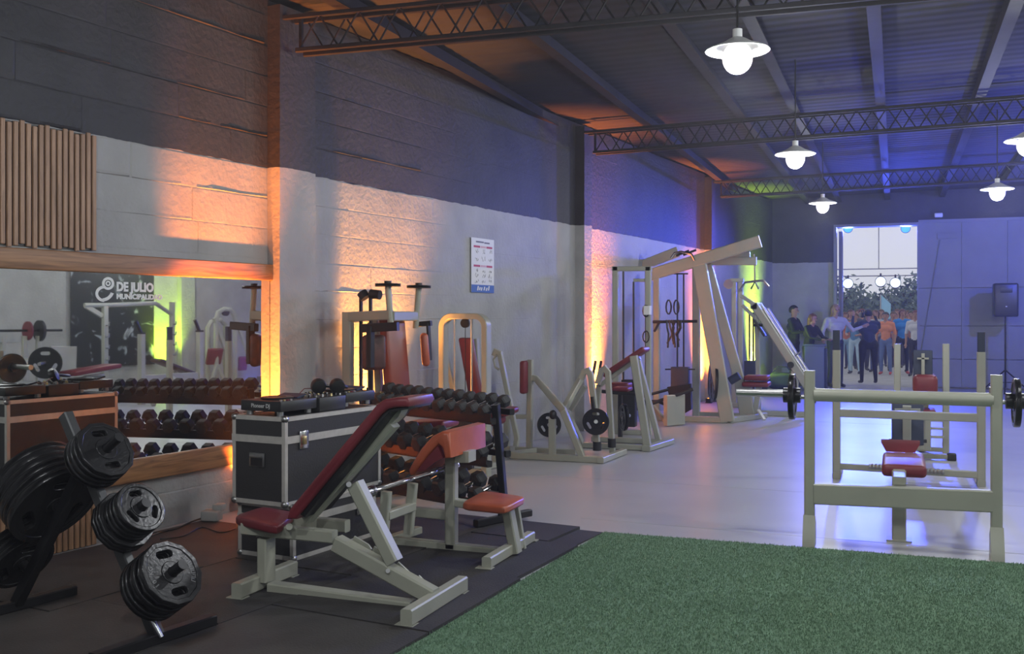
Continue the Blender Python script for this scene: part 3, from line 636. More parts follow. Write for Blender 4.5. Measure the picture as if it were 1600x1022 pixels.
def quad_pad(q, th, bev=.014, crown=.0):
    rings = []; c = sum(q, Vector())/4
    qq = []
    for i in range(4):                  # rounded corners
        a, b, d = q[i-1], q[i], q[(i+1) % 4]
        for u in (0, .5, 1):
            k = .16; p1 = b+(a-b)*k; p2 = b+(d-b)*k; qq.append(p1*(1-u)**2+b*2*u*(1-u)+p2*u*u)
    for k, z in ((.93, -th), (.99, -th+bev*.6), (1, -th+bev), (1, -bev), (.985, -bev*.35), (.95, 0), (.5, crown), (.05, crown*1.1)): rings.append([c+(p-c)*k+Vector((0, 0, z)) for p in qq])
    return MB().rings(rings)
ib.part('seat_pad', quad_pad(q, .05), 'redpad', ang=50)
# ---- preacher curl bench
Yp = 5.95
pb2 = Thing('preacher_bench', 'cream preacher curl bench with orange vinyl arm pad and seat', 'bench', (-2.7, 6.0, 0))
U = lambda x, y, Y=Yp, c=.035: VY(x, y, Y)+Vector((0, c, 0))
pb2.beam('base_beam', U(612, 847), U(790, 866), .07, .055)
fx = G(768, 889).x
pb2.beam('foot', (fx, 5.58, .055), (fx, 6.36, .055), .06, .065)
for yy in (5.58, 6.38): pb2.box('foot_plate', (fx-.01, yy, .0245), (.1, .06, .005))
pb2.beam('foot', G(604, 845, .04), G(654, 828, .04), .06, .05)
pb2.beam('main_post', U(702, 712), U(702, 858), .07, .07); pb2.beam('middle_beam', U(604, 797), U(697, 806), .06, .062)
pb2.beam('seat_beam', U(705, 786), U(790, 799), .06, .05)
pb2.beam('seat_leg', U(790, 796), U(803, 866), .085, .06, up=(1, 0, 0)); pb2.beam('seat_leg', U(801, 792, 6.12), U(812, 860, 6.12), .03, .06, up=(1, 0, 0))
n1, n2 = G(604, 768, .50), G(645, 755, .50)
pb2.beam('bar_upright', n1, U(599, 840, n1.y, 0), .055, .045); pb2.beam('bar_upright', n2, U(638, 834, n2.y, 0), .055, .045)
pb2.beam('cross_beam', Vector((n1.x, n1.y, .36)), Vector((n2.x, n2.y, .36)), .045, .05)
zs2 = U(740, 790).z+.05
q = [G(719, 786, zs2), G(756, 766, zs2), G(823, 776, zs2), G(790, 793, zs2)]
pb2.part('seat_pad', quad_pad(q, .045), 'orangepad', ang=50)
pf = 5.70
xp = lambda x, y: VY(x, y, pf)
pad = MB(); tops = [(637, 735), (644, 722), (658, 700), (674, 682), (690, 674), (702, 676)]; bots = [(703, 716), (694, 717), (690, 700), (684, 694), (668, 712), (654, 733), (646, 743), (640, 744)]
pb2.part('arm_pad', xs_prism(tops, bots, pf, pf+.60, .022, pf), 'orangepad', ang=50)
pb2.part('pad_board', MB().prism([xp(650, 738), xp(668, 714), xp(684, 697), xp(692, 716), xp(680, 722), xp(665, 734)], (0, .04, 0)), 'redpad')
pb2.part('pad_bracket', MB().prism([xp(690, 712)+Vector((0, .2, 0)), xp(712, 712)+Vector((0, .2, 0)), xp(712, 730)+Vector((0, .2, 0)), xp(690, 730)+Vector((0, .2, 0))], (0, .12, 0)), 'cream')
# curl bar lying across the uprights
d = (n2-n1); d.normalize(); side = Vector((d.y, -d.x, 0)); o = Vector((n1.x, n1.y, .50+.028))
L = lambda u, v: o+d*u+Vector((0, 0, 1))*v*.35+side*v
cb = Thing('curl_bar', 'chrome zigzag curl bar lying on the preacher bench uprights', 'barbell', o)
zz = [(-.30, .0), (-.16, 0), (-.02, .0), (.07, .05), (.17, .05), (.26, .0), (.34, .0), (.43, .05), (.53, .05), (.62, 0), (.78, 0), (.92, 0)]
cb.path('bar', [L(*p) for p in zz], .0135, 'chrome', 10)
for a, b in ((-.30, -.17), (.79, .92)): cb.cyl('sleeve', L(a, 0), L(b, 0), .0245, 'chrome', n=16)
for a in (-.165, .785): cb.cyl('collar', L(a-.008, 0), L(a+.008, 0), .032, 'chrome', n=16)
# ---- dumbbell rack and dumbbells
R0, RL = Vector((-2.69, 6.80, 0)), Vector((-4.02, 7.37, 0))
rx = (RL-R0).normalized(); ry = Vector((-rx.y, rx.x, 0)); ry = ry if ry.y > 0 else -ry; LEN = (RL-R0).length
rack = Thing('dumbbell_rack', 'black three tier dumbbell rack standing behind the preacher bench', 'rack', (R0+RL)/2)
Q = lambda u, v, z: R0+rx*u+ry*v+Vector((0, 0, z))
for u in (0, LEN):
    rack.beam('post', Q(u, .12, .03), Q(u, .02, .87), .05, .06, 'blackmetal'); rack.beam('foot', Q(u, -.18, .049), Q(u, .38, .049), .05, .05, 'blackmetal')
    rack.part('gusset', MB().prism([Q(u-.008, .04, .05), Q(u-.008, .20, .05), Q(u-.008, .11, .24)], rx*.016), 'blackmetal')
TIER = [(.80, .08), (.50, .04), (.20, .0)]
for z, v in TIER:
    for dv, dz in ((-.10, -.025), (.09, .03)): rack.beam('tray_rail', Q(-.02, v+dv, z+dz-.02), Q(LEN+.02, v+dv, z+dz-.02), .05, .045, 'blackmetal')
    rack.part('tray_lip', MB().beam(Q(-.02, v-.13, z-.02), Q(LEN+.02, v-.13, z-.02), .012, .06), 'blackmetal')
DB = {}
def dumbbell(c, ax, r, label, group):
    if r not in DB:
        e = link('dumbbell', None); h = .62*r+.035; L2 = .065
        link('handle', MB().cyl((-L2, 0, 0), (L2, 0, 0), .0155, n=10).mesh('handle'), 'chrome', e)
        for s in (-1, 1):
            a = [(r*.86, L2*s), (r, (L2+.012)*s), (r, (L2+h)*s), (r*.80, (L2+h+.012)*s)]
            link('head', MB().lathe(a, (0, 0, 0), (1, 0, 0), 6).mesh('head', None, 20), 'rubber', e)
        DB[r] = e; t = e
    else: t = copy_tree(DB[r])
    t.matrix_world = Matrix.Translation(c) @ fmat(ax, Vector((0, 0, 1)).cross(ax).normalized(), ax.cross(Vector((0, 0, 1)).cross(ax).normalized())).to_4x4()
    tag(t, label, 'dumbbell', group); return t
slope = (ry*.19+Vector((0, 0, .055))).normalized()
for ti, (n, rr) in enumerate(((12, .056), (9, .066), (8, .070))):
    z, v = TIER[ti]
    for i in range(n):
        u = .07+(LEN-.14)*i/(n-1); sc = rr*(1.0+.12*(i/(n-1)-.5)*2*(1 if ti else .9)); sc = round(sc*250)/250
        dumbbell(Q(u, v-.005, z+.01+sc*.92), slope, sc, 'black hex dumbbell on the %s tier of the dumbbell rack' % ('top', 'middle', 'bottom')[ti], 'dumbbells on the %s tier' % ('top', 'middle', 'bottom')[ti])
# ---- stacked flight cases and DJ gear
ca = Vector((WD[0], WD[1], 0)); cn = Vector((-WN[0], -WN[1], 0)); cang = math.atan2(ca.y, ca.x)
C0 = Vector((-3.43, 5.27, 0))             # near right-hand bottom corner
def flight_case(z0, z1, o, wd, ln, lid, label):
    t = Thing('flight_case', label, 'case', o+Vector((0, 0, z0)))
    K = lambda u, v, z: o+ca*u+cn*v+Vector((0, 0, z))      # u along the wall, v towards the wall
    def bx(u0, u1, v0, v1, a, b): return MB().prism([K(u0, v0, a), K(u1, v0, a), K(u1, v1, a), K(u0, v1, a)], (0, 0, b-a))
    t.part('body', bx(.004, ln-.004, .004, wd-.004, z0+.004, lid-.004), 'casepanel'); t.part('lid', bx(.004, ln-.004, .004, wd-.004, lid+.002, z1-.004), 'casepanel')
    e = .026
    for u in (0, ln-e):
        for v in (0, wd-e): t.part('corner_extrusion', bx(u, u+e, v, v+e, z0, z1), 'alu')
    for z in (z0, z1-e):
        for v in (0, wd-e): t.part('edge_extrusion', bx(0, ln, v, v+e, z, z+e), 'alu')
        for u in (0, ln-e): t.part('edge_extrusion', bx(u, u+e, 0, wd, z, z+e), 'alu')
    for z, h in ((lid-.022, .044),):
        for v in (-.003, wd-.007): t.part('lid_extrusion', bx(-.002, ln+.002, v, v+.010, z, z+h), 'alu')
        for u in (-.003, ln-.007): t.part('lid_extrusion', bx(u, u+.010, -.002, wd+.002, z, z+h), 'alu')
    for u in (.0, ln):
        for v in (.0, wd):
            for z in (z0+.008, z1-.008): t.part('ball_corner', MB().sphere(K(u+(.012 if u == 0 else -.012), v+(.012 if v == 0 else -.012), z+(.004 if z < (z0+z1)/2 else -.004)), .024, 12, 8), 'steel')
    for u in (.17, ln-.17):                # butterfly latches on the room side
        l = t.part('latch_dish', MB().rbox(K(u, -.004, lid-.01), (.085, .008, .11), .004, Matrix.Rotation(cang, 3, 'Z'), 2), 'chrome'); t.part('latch_key', MB().rbox(K(u, -.012, lid-.012), (.03, .012, .05), .004, Matrix.Rotation(cang, 3, 'Z'), 2), 'brass', l)
    zz = z0+(lid-z0)*.68                   # recessed handle on the near end
    h = t.part('handle_dish', MB().rbox(K(-.003, wd*.52, zz), (.007, .12, .085), .003, Matrix.Rotation(cang, 3, 'Z'), 2), 'steel')
    t.part('handle_recess', MB().rbox(K(-.006, wd*.52, zz-.012), (.004, .095, .05), .0015, Matrix.Rotation(cang, 3, 'Z'), 1), 'black', h); t.part('handle_grip', MB().rbox(K(-.012, wd*.52, zz+.022), (.014, .10, .018), .005, Matrix.Rotation(cang, 3, 'Z'), 2), 'steel', h)
    return t
flight_case(.024, .357, C0+cn*-.02+ca*.05, .44, .84, .26, 'lower black flight case with silver edges and ball corners, under the other')
flight_case(.357, .895, C0, .42, .98, .755, 'upper black flight case with silver edges carrying the DJ players')
K = lambda u, v, z: C0+ca*u+cn*v+Vector((0, 0, z))
RZ = Matrix.Rotation(cang, 3, 'Z')
def player(u0, u1, v0, v1, zb, label, txt=True):
    t = Thing('dj_player', label, 'DJ player', K((u0+u1)/2, (v0+v1)/2, zb)); mid = K((u0+u1)/2, (v0+v1)/2, 0)
    h0, h1 = .028, .092
    t.part('chassis', MB().rbox(mid+Vector((0, 0, zb+(h0+h1)/2)), (u1-u0, v1-v0, h1-h0), .005, RZ, 2), 'gear')
    for u in (u0+.04, u1-.04):
        for v in (v0+.04, v1-.04): t.cyl('rubber_foot', K(u, v, zb), K(u, v, zb+h0+.002), .022, 'steel', n=14)
    top = zb+h1
    t.part('jog_wheel', MB().lathe([(.10, 0), (.102, .012), (.09, .016), (.06, .016), (.055, .012), (.0, .012)], K((u0+u1)/2-.02, (v0+v1)/2, top), (0, 0, 1), 28), 'gearprint' if False else 'blackmetal')
    t.part('screen', MB().rbox(K(u1-.06, (v0+v1)/2, top+.012), (.09, .18, .012), .003, RZ @ euler(0, -.2, 0), 1), 'navy')
    for i in range(4): t.part('button', MB().cyl(K(u0+.03+.03*i, v0+.025, top), K(u0+.03+.03*i, v0+.025, top+.008), .010, n=10), ('steel', 'brass', 'redpad', 'steel')[i])
    for i in range(3): t.part('knob', MB().cyl(K(u1-.03, v0+.04+.05*i, top), K(u1-.03, v0+.04+.05*i, top+.018), .008, n=10), 'black')
    M = Matrix.Translation(K(u0-.0008, (v0+v1)/2, zb+(h0+h1)/2)-t.off) @ fmat(-cn, Vector((0, 0, 1)), -ca).to_4x4()
    text_obj('front_lettering', 'Pioneer DJ', .034, 'gearprint', t.e, M, .0004, 'CENTER', .0006); return t
player(.02, .36, .05, .37, .895, 'black DJ media player on the near end of the upper flight case')
player(.66, .98, .05, .37, .905, 'black DJ media player at the far end of the upper flight case')
mx = Thing('dj_mixer', 'black DJ mixer with rows of small knobs between the two players', 'DJ mixer', K(.51, .21, .895))
mx.part('chassis', MB().rbox(K(.51, .21, .895+.045), (.27, .34, .09), .005, RZ, 2), 'gear')
for i in range(4):
    for j in range(6): mx.part('knob', MB().cyl(K(.42+.045*j, .09+.07*i, .985), K(.42+.045*j, .09+.07*i, 1.002), .009, .007, 10), ('black', 'steel', 'black', 'brass')[(i+j) % 4])
for i in range(4): mx.part('fader_cap', MB().rbox(K(.40, .09+.07*i, .992), (.018, .011, .014), .002, RZ, 1), 'steel')
hp = Thing('headphones', 'black over-ear headphones resting on the DJ mixer', 'headphones', K(.60, .19, .99))
for k, (u, v) in enumerate(((.56, .20), (.63, .10))): hp.part('ear_cup', MB().lathe([(.02, -.03), (.047, -.022), (.052, 0), (.047, .022), (.02, .03)], K(u, v, 1.045), (RZ @ Vector((.55, .75, .35))), 18), 'gear', ang=60)
arc = [K(.56+.07*i/8+.16*math.sin(math.pi*i/8), .20-.10*i/8-.02*math.sin(math.pi*i/8), 1.05-.02*math.sin(math.pi*i/8)) for i in range(9)]
hp.path('headband', arc, .012, 'gear', 8)
single('headphone_cable', MB().path([K(.54, .22, 1.03), K(.49, .26, 1.03), K(.44, .26, 1.0), K(.40, .24, .99)], .003, 6), 'redpad', 'thin red headphone cable running to the mixer', 'cable')
# ================================================================== MACHINES ALONG THE WALL
def PL(Y): return lambda x, y, dy=0.0: VY(x, y, Y)+Vector((0, dy, 0))
def slab(c, ux, uz, w, h, th, r=.02):      # rounded pad with face axes ux (width), uz (height)
    ux = Vector(ux).normalized(); uz = Vector(uz).normalized(); n = ux.cross(uz).normalized()
    return MB().rbox(c, (w, h, th), r, fmat(ux, uz, n), 3)
# ---- pec deck
C1, C2 = Vector((-3.88, 7.52, 0)), Vector((-3.92, 8.06, 0)); PP = Vector((-4.345, 7.63, 0)); mid = (C1+C2)/2
pd = Thing('pec_deck', 'pec deck machine with orange red back pad and round cams on top', 'gym machine', (-4.0, 7.8, 0))
up = lambda p, z: Vector((p[0], p[1], z))
pd.beam('rear_post', up(PP, .0), up(PP, 1.54), .085, .07); pd.beam('rear_post', (-4.40, 8.15, 0), (-4.40, 8.15, 1.50), .06, .06)
pd.beam('top_beam', up(PP, 1.50), up(C1, 1.515), .06, .08); pd.beam('cross_beam', up(C1, 1.505), up(C2, 1.505), .06, .08); pd.beam('rear_beam', up(PP, 1.48), (-4.40, 8.15, 1.48), .05, .06)
for c, tilt in ((C1, -.03), (C2, .03)):
    pd.cyl('cam_shaft', up(c, 1.40), up(c, 1.76)+Vector((tilt, 0, 0)), .026, 'cream')
    pd.part('cam_disc', MB().lathe([(.02, 0), (.105, .004), (.108, .012), (.100, .016), (.108, .020), (.105, .028), (.03, .032), (.03, .05), (.0, .05)], up(c, 1.745)+Vector((tilt, 0, 0)), (0, 0, 1), 26), 'black')
a = PL(7.40)
pd.part('arm', MB().beam(a(566, 513), a(622, 510), .05, .07), 'black'); pd.beam('arm_upright', a(579, 510), a(579, 574), .045, .07, 'black'); pd.part('arm_pad', slab(a(582, 551)+Vector((-.02, .06, 0)), (.6, .8, 0), (0, 0, 1), .20, .29, .08, .035), 'rustdark', label='dark padded arm roll')
a = PL(8.12)
pd.beam('arm', a(651, 507), a(674, 505), .04, .045, 'black'); pd.beam('arm_upright', a(669, 505), a(672, 563), .02, .05, 'black'); pd.part('arm_pad', slab(a(664, 546), (-.44, .9, 0), (-.08, 0, 1), .22, .29, .07, .032), 'orangepad')
pd.part('back_pad', slab((-3.985, 7.80, 1.12), (.16, .98, 0), (-.09, 0, 1), .29, .78, .085, .03), 'rustpad'); pd.beam('pad_post', (-4.09, 7.80, 0), (-4.17, 7.80, 1.48), .06, .06)
pd.part('seat_pad', slab((-3.66, 7.80, .60), (0, 1, 0), (1, 0, .08), .34, .40, .07, .025), 'redpad'); pd.beam('seat_post', (-3.70, 7.80, .03), (-3.70, 7.80, .57), .06, .06, 'redpad')
pd.beam('base_beam', (-4.3, 7.80, .035), (-3.45, 7.80, .035), .07, .06); pd.beam('base_foot', (-3.45, 7.62, .035), (-3.45, 8.12, .035), .06, .06)
a = PL(7.70)
for x, yt in ((564, 457), (579, 456)): pd.part('guide_rod', MB().beam(up(a(x, 500), .05), a(x, yt), .022, .03), 'black')
pd.part('pulley', MB().cyl(a(567, 457, -.02), a(573, 466, -.02), .045, n=16), 'black'); pd.part('grip_roll', MB().cyl(a(579, 459), a(594, 461), .04, n=16), 'black')
pd.part('weight_stack', MB().rbox(up(a(572, 600), .27), (.16, .11, .5), .01), 'black')
# ---- leg extension with arched stack frame
Y7 = 8.95; a = PL(Y7)
le = Thing('leg_extension_machine', 'leg extension machine with rounded cream arch and dark red back pad', 'gym machine', up(a(727, 600), 0))
xl, xr, zt = a(693, 600).x, a(760, 600).x, a(727, 494).z; rr = .10
arch = [Vector((xl, Y7, .0))]+[Vector((xl+rr-rr*math.cos(t), Y7, zt-rr+rr*math.sin(t))) for t in [math.pi/2*i/6 for i in range(7)]]+[Vector((xr-rr+rr*math.sin(t), Y7, zt-rr+rr*math.cos(t))) for t in [math.pi/2*i/6 for i in range(7)]]+[Vector((xr, Y7, 0))]
le.path('arch_frame', arch, 0, 'cream', rect=(.055, .12), up=(0, 1, 0))
for x in (711, 737): le.part('guide_rod', MB().cyl(up(a(x, 500), .05), a(x, 497), .011, n=8), 'steel')
le.part('pulley', MB().cyl(a(727, 505, -.015), a(727, 505, .015), .045, n=18), 'black'); le.part('cable', MB().cyl(a(727, 512), up(a(727, 512), .6), .004, n=6), 'black')
le.part('weight_stack', MB().rbox(up(a(724, 600), .30), (.19, .10, .52), .01), 'black'); le.beam('base_beam', (xl-.03, Y7, .03), (xr+.03, Y7, .03), .10, .06)
b = PL(9.5)
le.part('back_pad', slab(b(736, 575), (.93, -.37, 0), (b(727, 525)-b(744, 620)), .17, .62, .07, .025), 'redpad'); le.beam('back_post', up(b(752, 600), .03), b(738, 530, .08), .06, .06)
le.beam('lever_arm', b(704, 560, -.1), b(722, 640, -.1), .05, .05); le.part('seat_pad', slab(up(b(775, 600), .56), (1, 0, 0), (0, 1, .05), .36, .38, .06, .025), 'redpad'); le.beam('seat_post', up(b(775, 600), .03), up(b(775, 600), .54), .06, .06)
le.beam('floor_beam', (a(727, 600).x, Y7, .03), up(b(775, 600), .03), .07, .055); le.part('shin_roll', MB().cyl(up(b(786, 600), .49)+Vector((0, -.28, 0)), up(b(786, 600), .49)+Vector((0, -.05, 0)), .05, n=14), 'redpad')
# ---- chest supported row, plate loaded
Y8 = 10.14; a = PL(Y8); b = PL(10.62)
rw = Thing('row_machine', 'plate loaded chest row machine with upright dark red chest pad', 'gym machine', up(a(870, 700), 0))
z0 = .035
rw.beam('base_beam', up(a(800, 715), z0), up(a(942, 722), z0), .07, .07); rw.beam('rear_base_beam', up(b(772, 690), z0), up(b(900, 692), z0), .07, .06)
rw.beam('cross_foot', up(a(940, 722), z0)+Vector((0, -.05, 0)), up(a(940, 722), z0)+Vector((.05, .72, 0)), .07, .06); rw.beam('cross_foot', up(a(802, 715), z0)+Vector((0, -.02, 0)), up(b(800, 690), z0), .06, .06)
rw.beam('pad_post', b(829, 562), up(b(827, 690), .05), .06, .07); rw.part('chest_pad', slab(b(822, 589), (0, 1, 0), (0, 0, 1), .26, .36, .07, .025), 'redpad')
rw.beam('short_post', up(b(792, 690), .05), b(792, 648), .06, .06); rw.beam('link_beam', b(792, 651), b(827, 651), .05, .05)
rw.path('diagonal_beam', [b(832, 590), b(838, 592), a(880, 641), a(911, 717)], 0, 'cream', rect=(.065, .06), up=(0, 1, 0))
rw.beam('upright_post', a(863, 655), up(a(863, 715), .05), .07, .06); rw.part('rubber_stop', MB().sphere(a(864, 648), .042, 12, 8, (1, 1, 1.2)), 'black')
rw.beam('rear_diagonal', a(876, 643, .08), b(910, 587), .06, .06); rw.beam('lower_diagonal', a(884, 646, .05), b(908, 690), .05, .06)
def bent(px, Y, name, th, w=.06):
    P = [VY(x, y, Y) for x, y in px]; th.path(name, P, 0, 'cream', rect=(w, .055), up=(0, 1, 0))
bent([(908, 592), (913, 581), (919, 579), (923, 586), (927, 620), (931, 655), (933, 700)], 10.30, 'lever_arm', rw); bent([(934, 600), (940, 579), (945, 576), (950, 582), (953, 640), (957, 708)], 10.75, 'lever_arm', rw)
bent([(772, 556), (775, 549), (781, 552), (792, 606), (802, 655), (808, 685), (806, 697)], 10.0, 'handle_lever', rw, .05)
rw.path('handle_loop', [VY(x, y, 10.0) for x, y in ((777, 553), (771, 562), (774, 574), (780, 578))], .012, 'cream')
rw.beam('floor_tube', up(PL(9.98)(779, 700), .05), up(PL(10.5)(836, 700), .05), .05, .05)
for x, y, Y in ((933, 697, 10.30), (956, 692, 10.75)): rw.part('spring_collar', MB().cyl(VY(x, y-7, Y), VY(x, y+7, Y), .045, n=14), 'black')
rw.part('load_peg', MB().cyl(VY(931, 659, 10.15), VY(931, 659, 10.42), .02, n=12), 'steel'); rw.beam('black_grip', VY(925, 620, 10.26), VY(928, 640, 10.26), .03, .05, 'black')
rw.part('load_peg', MB().cyl(VY(858, 664, 10.55), VY(858, 664, 10.75), .02, n=12), 'steel')
weight_plate(VY(931, 659, 10.18), (.15, -1, 0), .135, .03, 'black round weight plate on the near lever of the row machine', 'plates on machines', 0, 3)
weight_plate(VY(858, 664, 10.64), (.6, -1, .1), .13, .03, 'dark weight plate behind the post of the row machine', 'plates on machines', 0, 3)
lying = G(848, 705, .02); weight_plate(lying+Vector((0, .35, 0)), (0, 0, 1), .14, .03, 'dark weight plate lying flat on the floor behind the row machine', 'plates on machines', 0, 3)
# ---- lying leg curl bench
Y9 = 11.25; a = PL(Y9); b = PL(11.85)
lc = Thing('t_bar_row_bench', 'cream T-bar row bench with slanted dark red chest pad', 'gym machine', up(a(990, 700), 0))
lc.beam('front_leg', a(990, 556), up(a(1012, 700), .03), .085, .06); lc.beam('rear_leg', b(997, 562), up(b(1030, 686), .03), .075, .06)
lc.beam('base_beam', up(a(898, 692), .035), up(a(1006, 699), .035), .07, .06); lc.beam('base_beam', up(b(925, 680), .035), up(b(1040, 687), .035), .07, .06); lc.beam('cross_foot', up(a(1005, 699), .035)+Vector((.05, -.08, 0)), up(b(1038, 687), .035)+Vector((.05, .1, 0)), .10, .06)
lc.beam('pad_beam', a(925, 606, .3), a(990, 560, .3), .06, .05); lc.part('chest_pad', slab(a(968, 567, .3), (0, 1, 0), a(995, 550)-a(942, 585), .30, .58, .06, .022), 'redpad')
lc.beam('rear_post', up(a(918, 690), .05)+Vector((0, .3, 0)), a(925, 604, .3), .06, .06); lc.beam('front_strut', a(905, 606, .25), up(a(880, 680), .4)+Vector((0, .3, 0)), .05, .05)
for x in (922, 931): lc.part('hand_grip', MB().cyl(a(x-3, 588, .2), a(x+1, 565, .2), .016, n=8), 'black')
lc.part('lever_bar', MB().cyl(a(928, 615, .35), a(985, 620, .35), .022, n=10), 'black'); lc.part('load_peg', MB().cyl(a(968, 655, .15), a(968, 655, .45), .02, n=10), 'steel')
lc.part('seat_pad', slab(a(957, 612, .45), (1, 0, 0), (0, 1, 0), .2, .24, .05, .02), 'redpad')
weight_plate(a(967, 655, .20), (-.9, -.5, 0), .15, .032, 'black weight plate hung between the legs of the T-bar row bench', 'plates on machines', 0, 3)
weight_plate(a(967, 655, .26), (-.9, -.5, 0), .15, .032, 'black weight plate hung behind another on the T-bar row bench', 'plates on machines', 0, 3)
# ---- cable tower
Y10 = 12.75; a = PL(Y10)
ct = Thing('cable_tower', 'tall cream cable tower with black cables beside the second pilaster', 'gym machine', up(a(985, 600), 0))
for x in (962, 1013): ct.beam('post', up(a(x, 600), 0), a(x, 417), .075, .075)
ct.beam('top_beam', a(957, 420), a(1018, 420), .075, .06); ct.beam('base_beam', up(a(957, 600), .03), up(a(1018, 600), .03), .08, .06); ct.beam('inner_beam', a(990, 438), a(1013, 438), .05, .04)
for x, y0 in ((974, 424), (990, 440)): ct.part('guide_rod', MB().cyl(a(x, y0), up(a(x, 600), .1), .013, n=8), 'black')
ct.part('weight_stack', MB().rbox(up(a(983, 600), .4), (.18, .12, .6), .01), 'black'); ct.part('pulley', MB().cyl(a(974, 604, -.12), a(974, 604, -.09), .05, n=16), 'black')
ct.part('seat_pad', slab(a(980, 600, -.35), (1, 0, 0), (0, 1, 0), .26, .26, .08, .025), 'redpad'); ct.beam('seat_post', up(a(980, 620), .0)+Vector((0, -.35, 0)), a(980, 606, -.35), .05, .05, 'black')
for y in (486, 526): ct.part('cable_handle', MB().path([a(1011+5*math.cos(t), y+9*math.sin(t), -.06) for t in [2*math.pi*i/10 for i in range(10)]], .008, 6, True), 'black')
ct.beam('adjust_block', a(1013, 478, -.05), a(1013, 492, -.05), .09, .10, 'white'); ct.part('cable', MB().cyl(a(1010, 492, -.06), up(a(1010, 560, -.06), .25), .006, n=6), 'black')
# ---- multi station with slanted legs (lat machine)
Y11 = 14.6; a = PL(Y11); b = PL(15.35)
ms = Thing('lat_station', 'large cream multi station with slanted legs and rising top beam', 'gym machine', up(a(1100, 640), 0))
ms.beam('slanted_leg', a(1090, 398), up(a(1137, 662), .02), .20, .09, up=(0, 1, 0)); ms.beam('slanted_leg', b(1103, 408), up(b(1172, 645), .02), .15, .09, up=(0, 1, 0))
ms.beam('top_beam', a(1015, 430), a(1188, 377), .10, .17); ms.beam('rear_top_beam', b(1003, 415), b(1060, 393), .09, .15); ms.beam('rear_top_beam', b(1105, 408), b(1182, 408), .09, .12)
ms.beam('arm_brace', b(1128, 405), b(1172, 400), .06, .12)
ms.beam('post', up(a(1026, 640), .0), a(1026, 424), .09, .09); ms.beam('rear_post', up(b(1088, 640), 0), b(1088, 402), .11, .10)
ms.beam('base_beam', up(a(1137, 662), .04), up(b(1180, 648), .04)+Vector((.1, .2, 0)), .12, .08); ms.beam('base_beam', up(a(1026, 650), .04), up(a(1137, 655), .04), .08, .08); ms.beam('rear_base_beam', up(b(1085, 640), .04), up(b(1178, 645), .04), .08, .08)
for x in (1054, 1064): ms.part('guide_rod', MB().cyl(a(x, 428, .2), up(a(x, 600, .2), .3), .012, n=8), 'blackmetal')
ms.part('rod_cap', MB().beam(a(1049, 427, .2), a(1071, 427, .2), .03, .02), 'blackmetal')
ms.part('weight_stack', MB().rbox(a(1059, 608, .2), (.26, .14, .62), .01), 'navy'); ms.beam('stack_bar', a(1036, 578, .15), a(1083, 578, .15), .02, .02, 'black'); ms.part('stack_housing', MB().prism([a(1042, 605), a(1078, 600), a(1080, 640), a(1066, 648), a(1050, 636)], (0, .12, 0)), 'blackmetal')
for x in (1047, 1059): ms.part('hanging_handle', MB().path([a(x+4*math.cos(t), 480+11*math.sin(t), -.1) for t in [2*math.pi*i/10 for i in range(10)]], .012, 6, True), 'black')
r5 = random.Random(5)
for i in range(7):
    x = 1044+i*3.6; ms.part('hanging_strap', MB().path([a(x, 500, -.1), a(x+r5.uniform(-5, 5), 512, -.12), a(x+r5.uniform(-6, 6), 522, -.1), a(x+r5.uniform(-3, 3), 530+r5.random()*14, -.1)], .014, 6), 'black')
ms.part('hook_bar', MB().cyl(a(1022, 503, -.08), a(1091, 502, -.08), .022, n=10), 'black'); ms.part('hook_bar_brace', MB().cyl(a(1024, 518, -.08), a(1032, 504, -.08), .018, n=8), 'black')
ms.part('lever_bar', MB().path([a(992, 624, -.7), a(1030, 612, -.6), a(1056, 605, -.5)], .02, 8), 'black'); ms.part('lever_bar', MB().cyl(a(1008, 634, -.8), a(1095, 604, -.6), .025, n=10), 'black'); ms.part('lever_fork', MB().path([a(1015, 622, -.6), a(1042, 622, -.6), a(1060, 632, -.5)], .022, 8), 'black')
ms.beam('front_leg', a(1022, 625, -.3), up(a(1055, 665), .0)+Vector((0, -.5, 0)), .05, .05); ms.part('foot_box', MB().beam(up(a(1058, 660), .22)+Vector((.0, -.8, 0)), up(a(1078, 652), .22)+Vector((0, -.5, 0)), .07, .42), 'cream')
for i in range(2): ms.part('pull_bar', MB().cyl(a(1058+i*11, 400-i*1, -.06), a(1078+i*11, 392-i*1, -.06), .016, n=8), 'black')
ms.part('pull_bar', MB().path([a(1050, 404, -.08), a(1056, 396, -.08), a(1066, 394, -.08), a(1082, 398, -.08), a(1087, 408, -.08)], .018, 8), 'chrome')
ms.part('seat_pad', slab(b(1183, 590), (1, 0, 0), (0, 1, 0), .34, .4, .07, .025), 'redpad'); ms.part('seat_pad', slab(b(1182, 600), (1, 0, 0), (0, 1, 0), .38, .4, .07, .025), 'redpad')
ms.beam('seat_post', up(b(1168, 640), .04), b(1160, 600), .22, .1); ms.beam('seat_post', up(b(1180, 640), .04), b(1186, 604), .08, .08); ms.part('thigh_roll', MB().cyl(a(1137, 597, .2), a(1152, 588, .2), .06, n=14), 'navy')
for x, y, s in ((1112, 594, 'first'), (1116, 598, 'second')): weight_plate(VY(x, y, 15.05 if s == 'first' else 14.72), (-.95, -.3, .05), .27, .04, 'large dark weight plate, %s of two leaning against the slanted legs' % s, 'plates on machines', 0, 3)
ms.part('foot_tab', MB().beam(b(1186, 640, -.1), b(1197, 654, -.2), .05, .03), 'white')
